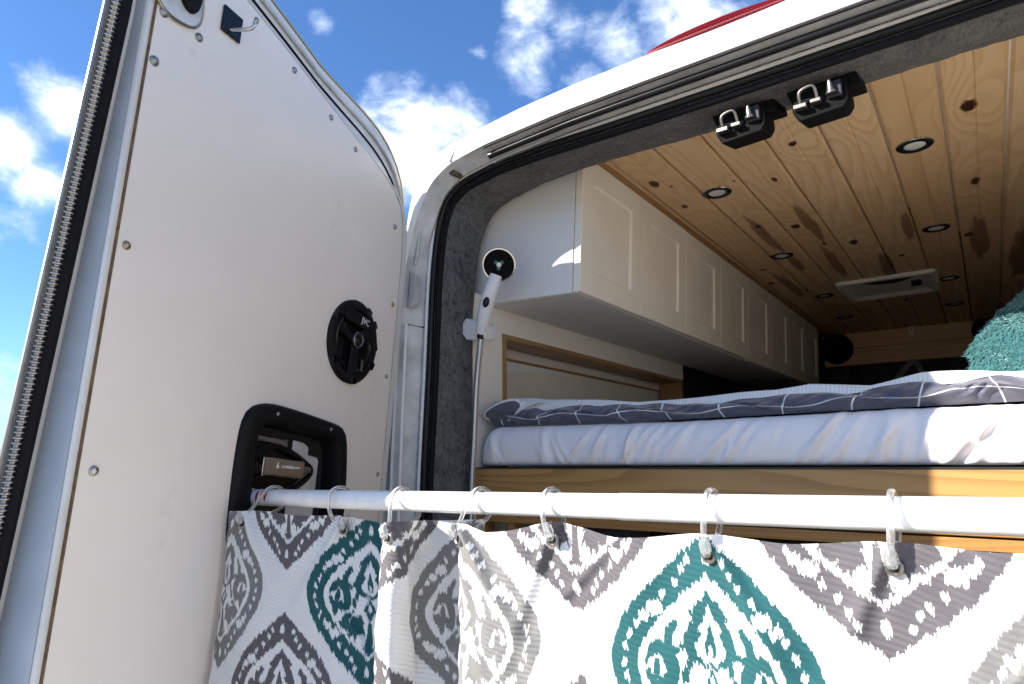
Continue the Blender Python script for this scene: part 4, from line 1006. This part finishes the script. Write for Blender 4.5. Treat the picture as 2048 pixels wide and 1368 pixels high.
def medallion(mx, my, kind):
    """print motif in unit coordinates (mx sideways 0..1, my -1..1): True where dyed"""
    ax = np.abs(mx); wf = lambda t: np.clip(1 - np.abs(t) ** 1.8, 0, 1) ** 1.1
    w = wf(my); wi = .70 * wf(np.clip(my / .68, -1, 1)) * (np.abs(my) < .68)
    outer_ = ax < w; dye = outer_ & (ax >= wi)
    def ell(cx, cy, rx, ry): return ((ax - cx) / rx) ** 2 + ((my - cy) / ry) ** 2 < 1
    # pale seeds in the border, a pair of larger ones on each shoulder
    for tt in (.78, .70, .62, .53, .30, .21, .10, -.02, -.12, -.22, -.32, -.54, -.62, -.70, -.78):
        wm = .50 * wf(tt) + .50 * (.70 * wf(tt / .68) if abs(tt) < .68 else .05); dye &= ~ell(wm, tt, .032, .030)
    for sg in (1, -1):
        dye &= ~ell(.52, .425 * sg, .085, .055); dye &= ~ell(.63, .36 * sg, .055, .04); dye &= ~ell(0, .80 * sg, .04, .055)
    def drop(cy, rx, rb, rt, p=1.5):
        """tear drop: round below cy (depth rb), tapering to a point rt above"""
        up_ = np.clip((my - cy) / rt, 0, 1); dn = np.clip((cy - my) / rb, 0, 1)
        return (ax < rx * np.where(my > cy, (1 - up_) ** p * (1 + 1.1 * up_), np.sqrt(1 - dn ** 2))) & (my < cy + rt) & (my > cy - rb)
    ins = ax < wi - .075
    d2 = drop(.16, .25, .16, .40, 1.3) | ((ax < .19 * np.clip((.56 - my) / .16, 0, 1)) & (my > .37) & (my < .56))
    d2 &= ~drop(.15, .145, .11, .30, 1.3); d2 |= drop(.15, .055, .07, .17, 1.3); d2 &= ~ell(0, .12, .02, .03)
    def arc(cx, cy, r, a0, a1, th, taper=0.0):
        dx, dy = ax - cx, my - cy; rr = np.hypot(dx, dy); an = np.degrees(np.arctan2(dy, dx)) % 360; sp = (a1 - a0) % 360 or 360
        q = ((an - a0) % 360) / sp; return (np.abs(rr - r) < 1.3 * th * (1 - taper * q)) & (q <= 1)
    # side leaves, scrolls
    d2 |= arc(.16, .14, .24, -35, 55, .045, .5); d2 |= ell(.40, .22, .035, .07)
    d2 |= arc(.50, -.02, .155, 15, 230, .045); d2 |= ell(.42, -.10, .075, .055); d2 |= ell(.50, -.01, .035, .075); d2 |= ell(.33, -.03, .04, .07); d2 |= ell(.24, -.07, .035, .06)
    d2 |= arc(.30, .33, .20, 200, 300, .03, .4); d2 |= ell(.52, .14, .05, .035); d2 |= arc(.62, -.16, .10, 60, 250, .035)
    d2 |= arc(.0, -.62, .52, 22, 62, .04, .6); d2 |= ell(.20, .02, .03, .05); d2 |= ell(.56, -.30, .05, .04); d2 |= ell(.14, -.29, .05, .028)
    # heart
    d2 |= (ax / .10 + np.abs(my + .13) / .13 < 1); d2 &= ~((ax / .035 + np.abs(my + .11) / .05) < 1)
    # sweeping leaves either side of the stem, palmette, foot
    d2 |= arc(.02, -.78, .56, 28, 80, .042, .3); d2 |= arc(.04, -.80, .45, 34, 82, .034, .3); d2 |= arc(.30, -.46, .155, 0, 200, .055); d2 |= ell(.43, -.50, .06, .05)
    d2 |= (ax < .035 + .12 * np.clip(-my - .30, 0, .25)) & (my < -.26) & (my > -.52); d2 &= ~ell(.13, -.47, .065, .06)
    d2 |= (ax / .16 + np.abs(my + .60) / .10 < 1)
    return (dye | (d2 & ins)) & outer_
def curtain():
    t = thing('shower_curtain', 'white shower curtain printed with teal and grey ikat medallions', 'curtain', (CX, .58, -.08))
    NX, NV = 2700, 350
    P = chaikin([(a, b, c) for a, b, c in PATH], 3); P = resample(P, 6000); cut = int(np.argmax(P[:, 0] > .06)); P = np.vstack([resample(P[:cut], NX - 120), resample(P[cut:], 120)])
    tn = np.gradient(P[:, :2], axis=0); tn /= np.linalg.norm(tn, axis=1)[:, None]; nrm = np.stack([tn[:, 1], -tn[:, 0]], 1)   # towards the camera side
    arc = np.r_[0, np.cumsum(np.linalg.norm(np.diff(P[:, :2], axis=0), axis=1))]
    # arc positions of the grommets
    ga = []
    for k, g in enumerate(GROM):
        cand = np.argsort(np.abs(P[:, 0] - g))[:90]; cand = [c for c in cand if abs(P[c, 0] - g) < .004]
        c = min(cand, key=lambda i: P[i, 1]); ga.append(arc[c])
    ga = np.array(sorted(ga))
    ztop0 = np.interp(P[:, 0], [-.95, -.87, -.76, -.66, -.57, -.49, -.45, -.37, -.30, -.21, -.14, -.07, .33], [-.070, -.067, -.072, -.083, -.066, -.063, -.071, -.059, -.067, -.062, -.062, -.059, -.057])
    sag = np.zeros(NX)
    for a, b in zip(ga[:-1], ga[1:]):
        s = np.clip((arc - a) / (b - a), 0, 1); sag += np.where((arc > a) & (arc < b), .004 * np.sin(np.pi * s) ** 2, 0)
    ztop = ztop0 - sag
    vs = np.r_[np.linspace(0, .13, 200), np.linspace(.131, .27, 120), np.linspace(.276, .95, 30)]
    X = np.zeros((NV, NX)); Y = X.copy(); Z = X.copy()
    r = np.random.default_rng(9)
    for j, v in enumerate(vs):
        grow = min(1, v / .25)
        d = .006 * np.sin(arc * 21 + v * 6) * grow + .0042 * np.sin(arc * 47 - v * 17 + 1) * (.4 + .6 * grow) + .0012 * np.sin(arc * 95 + v * 40) + .0009 * np.sin(arc * 150 - v * 120 + 3 * np.sin(arc * 17))
        d += .002 * np.exp(-v / .03) * np.sin(arc * 60)
        # creases that run down from the eyelets
        for gi, g in enumerate(ga):
            sl = (.5, -.6, .35, .7, -.45, .6, -.5, .4, .3, .4)[gi]
            q = (arc - g - sl * v) / (.006 + .05 * v); d += .0075 * np.exp(-q ** 2) * math.exp(-v / .11) - .0036 * np.exp(-((q - 1.4)) ** 2) * math.exp(-v / .06)
        for ca, cv, cs, ln_ in ((.80, .05, -.9, .04), (1.02, .11, .8, .05), (1.12, .10, -1.0, .05), (1.20, .07, .7, .05), (.70, .06, 1.3, .035), (1.28, .12, -.7, .05), (.22, .13, .8, .06)):
            q = (arc - ca - cs * (v - cv)); d += (.0022 * np.exp(-(q / .006) ** 2) - .0018 * np.exp(-((q - .010) / .007) ** 2)) * math.exp(-((v - cv) / ln_) ** 2)
        lean = -.10 * v * np.exp(-((P[:, 0] + .585) / .035) ** 2) * np.clip((.615 - P[:, 1]) / .05, 0, 1)
        X[j] = P[:, 0] + nrm[:, 0] * d + lean; Y[j] = P[:, 1] + nrm[:, 1] * d; Z[j] = ztop - v
    # keep the cloth off the door face (the door leans out towards the bottom)
    lim = (-.775 - .296 * Y + .08 * Z) + .016
    near = np.broadcast_to(np.clip((-.80 - P[:, 0]) / .15, 0, 1), X.shape)
    X -= near * np.clip((-Z - .07) * .09, 0, .04)
    X = np.maximum(X, lim)
    # ---- dye: two staggered columns of medallions, ragged along the warp like ikat
    col = np.zeros((NV, NX, 4), np.float32); white = np.array([.70, .70, .70]); col[..., :3] = white; col[..., 3] = 1
    pc = np.broadcast_to(P[:, 2], (NV, NX)); zc = Z - (ztop - (-.066))[None, :] * .5
    warp = np.floor(arc / .00055).astype(int); jit = r.normal(0, 1, warp.max() + 3); slow = np.interp(np.arange(warp.max() + 3), np.arange(0, warp.max() + 10, 3), r.normal(0, 1, len(np.arange(0, warp.max() + 10, 3))))
    zj = zc + (jit[warp] * .0011 + slow[warp] * .0013)[None, :]
    PER = .281
    def put(cols, zcen, H, W, rgb):
        for k in cols:
            for rep in range(0, 4):
                mx = (pc - k) * .263 / W; my = (zj - (zcen - PER * rep)) / H
                m_ = (np.abs(mx) < 1.05) & (np.abs(my) < 1.0)
                if not m_.any(): continue
                dy = np.zeros_like(m_); dy[m_] = medallion(mx[m_], my[m_], 0); col[dy, :3] = rgb
    teal, grey, dark = (.006, .078, .086), (.185, .184, .180), (.100, .092, .102)
    put((0, 2, 4), -.1765, .114, .091, teal); put((-1, 1, 3, 5), -.1765, .114, .091, grey)
    put((-.5, .5, 1.5, 2.5, 3.5), -.036, .112, .092, dark)
    me = bpy.data.meshes.new('cloth'); b = np.array(BASE[t]); idx = np.arange(NV * NX).reshape(NV, NX)
    q = np.stack([idx[:-1, :-1], idx[1:, :-1], idx[1:, 1:], idx[:-1, 1:]], -1).reshape(-1, 4)
    V = np.stack([X, Y, Z], -1).reshape(-1, 3) - b
    me.vertices.add(len(V)); me.vertices.foreach_set('co', V.astype(np.float32).reshape(-1))
    me.loops.add(q.size); me.loops.foreach_set('vertex_index', q.astype(np.int32).reshape(-1))
    me.polygons.add(len(q)); me.polygons.foreach_set('loop_start', np.arange(0, q.size, 4, dtype=np.int32))
    me.update(calc_edges=True); me.validate()
    ca = me.color_attributes.new('dye', 'FLOAT_COLOR', 'POINT'); ca.data.foreach_set('color', col.reshape(-1))
    ul = me.uv_layers.new(name='cloth'); U = np.stack([np.broadcast_to(arc, (NV, NX)), np.broadcast_to(vs[:, None], (NV, NX))], -1).reshape(-1, 2)[q.reshape(-1)]; ul.data.foreach_set('uv', U.astype(np.float32).reshape(-1))
    me.shade_smooth()
    m = mat('ikat_cloth', (.8, .8, .8), .85, sheen=.1); nt = m.node_tree; bs = nt.nodes['Principled BSDF']
    at = nt.nodes.new('ShaderNodeAttribute'); at.attribute_name = 'dye'; nt.links.new(at.outputs['Color'], bs.inputs['Base Color'])
    uv = nt.nodes.new('ShaderNodeUVMap'); uv.uv_map = 'cloth'; mp_ = nt.nodes.new('ShaderNodeMapping'); mp_.inputs['Rotation'].default_value = (0, 0, R(74)); nt.links.new(uv.outputs[0], mp_.inputs[0])
    wv = nt.nodes.new('ShaderNodeTexWave'); wv.inputs['Scale'].default_value = 62; wv.inputs['Distortion'].default_value = 1.2; wv.inputs['Detail'].default_value = 2; nt.links.new(mp_.outputs[0], wv.inputs[0])
    bp = nt.nodes.new('ShaderNodeBump'); bp.inputs['Strength'].default_value = .38; bp.inputs['Distance'].default_value = .0016; nt.links.new(wv.outputs['Fac'], bp.inputs['Height']); nt.links.new(bp.outputs[0], bs.inputs['Normal'])
    tr = nt.nodes.new('ShaderNodeBsdfTranslucent'); nt.links.new(at.outputs['Color'], tr.inputs['Color']); mx = nt.nodes.new('ShaderNodeMixShader'); mx.inputs[0].default_value = .07
    nt.links.new(bs.outputs[0], mx.inputs[1]); nt.links.new(tr.outputs[0], mx.inputs[2]); nt.links.new(mx.outputs[0], nt.nodes['Material Output'].inputs['Surface'])
    me.materials.append(m)
    o = bpy.data.objects.new('cloth', me); COL.objects.link(o); o.parent = t; BASE[o] = BASE[t]
    # eyelets and clear rings
    rlab = ['clear plastic ring at the door end of the rod, by the red marks', 'second clear plastic ring from the door, over the black pocket', 'clear ring where the sunlight starts on the rod', 'clear ring just right of the fold, in front of the black seal',
            'clear ring in the middle of the rod in front of the oak rail', 'clear ring above the large sunlit teal medallion', 'rightmost clear ring on the rod with its clasp in a metal eyelet']
    for k, g in enumerate(ga):
        i = int(np.argmin(np.abs(arc - g))); nz = Vector((nrm[i, 0], nrm[i, 1], 0)); tx = Vector((tn[i, 0], tn[i, 1], 0)); v0 = .018
        c = Vector((P[i, 0], P[i, 1], ztop[i] - v0)) + nz * .004
        gm = MB(); gm.lathe([(.0036, -.001), (.0040, .0016), (.0052, .0026), (.0066, .0018), (.0070, -.0012)], c, tx, Vector((0, 0, 1)), nz, 24)
        obj('eyelet', gm, 'nickel', t, smooth=True)
        hm = MB(); hm.lathe([(0, .0004), (.0040, .0004)], c, tx, Vector((0, 0, 1)), nz, 16); obj('eyelet_hole', hm, 'void', t)
        if k >= len(rlab): continue
        rc = rod_at(c.x + (.006, .004, -.05, .004, -.012, .0, .002)[k])
        rg = thing('curtain_ring', rlab[k], 'curtain ring', tuple(rc), 'clear curtain rings on the rod')
        axr = (RB - RA).normalized()
        # loop: up over the rod, down its back, forward through the eyelet
        top = rc + Vector((0, 0, .0175)); frontp = rc + Vector((0, -.020, 0)); back = rc + Vector((0, .019, -.004))
        low = c + nz * .007 + Vector((0, 0, .003)); lowb = c - nz * .007 + Vector((0, 0, .002)); tw = (c.x - rc.x)
        ctrl = [low, low * .45 + frontp * .55 + Vector((tw * .2, -.006, -.006)), frontp + Vector((0, -.002, .004)), rc + Vector((0, -.014, .0145)), top, rc + Vector((0, .015, .013)), back, back + Vector((tw * .4, -.002, -.014)), lowb]
        pth = resample(chaikin([tuple(p) for p in ctrl], 3), 60)
        obj('hoop', MB().tube(pth, .0026, 10), 'clear_plastic', rg, smooth=True)
        obj('clasp', MB().tube([tuple(low + Vector((0, -.001, .013))), tuple(low + Vector((0, -.002, .008))), tuple(low + Vector((0, 0, .002))), tuple(low + Vector((0, .001, -.003)))], [.0028, .0050, .0050, .0034], 12), 'clear_plastic', rg, smooth=True)
curtain()
scene.render.resolution_x = 1024; scene.render.resolution_y = 684
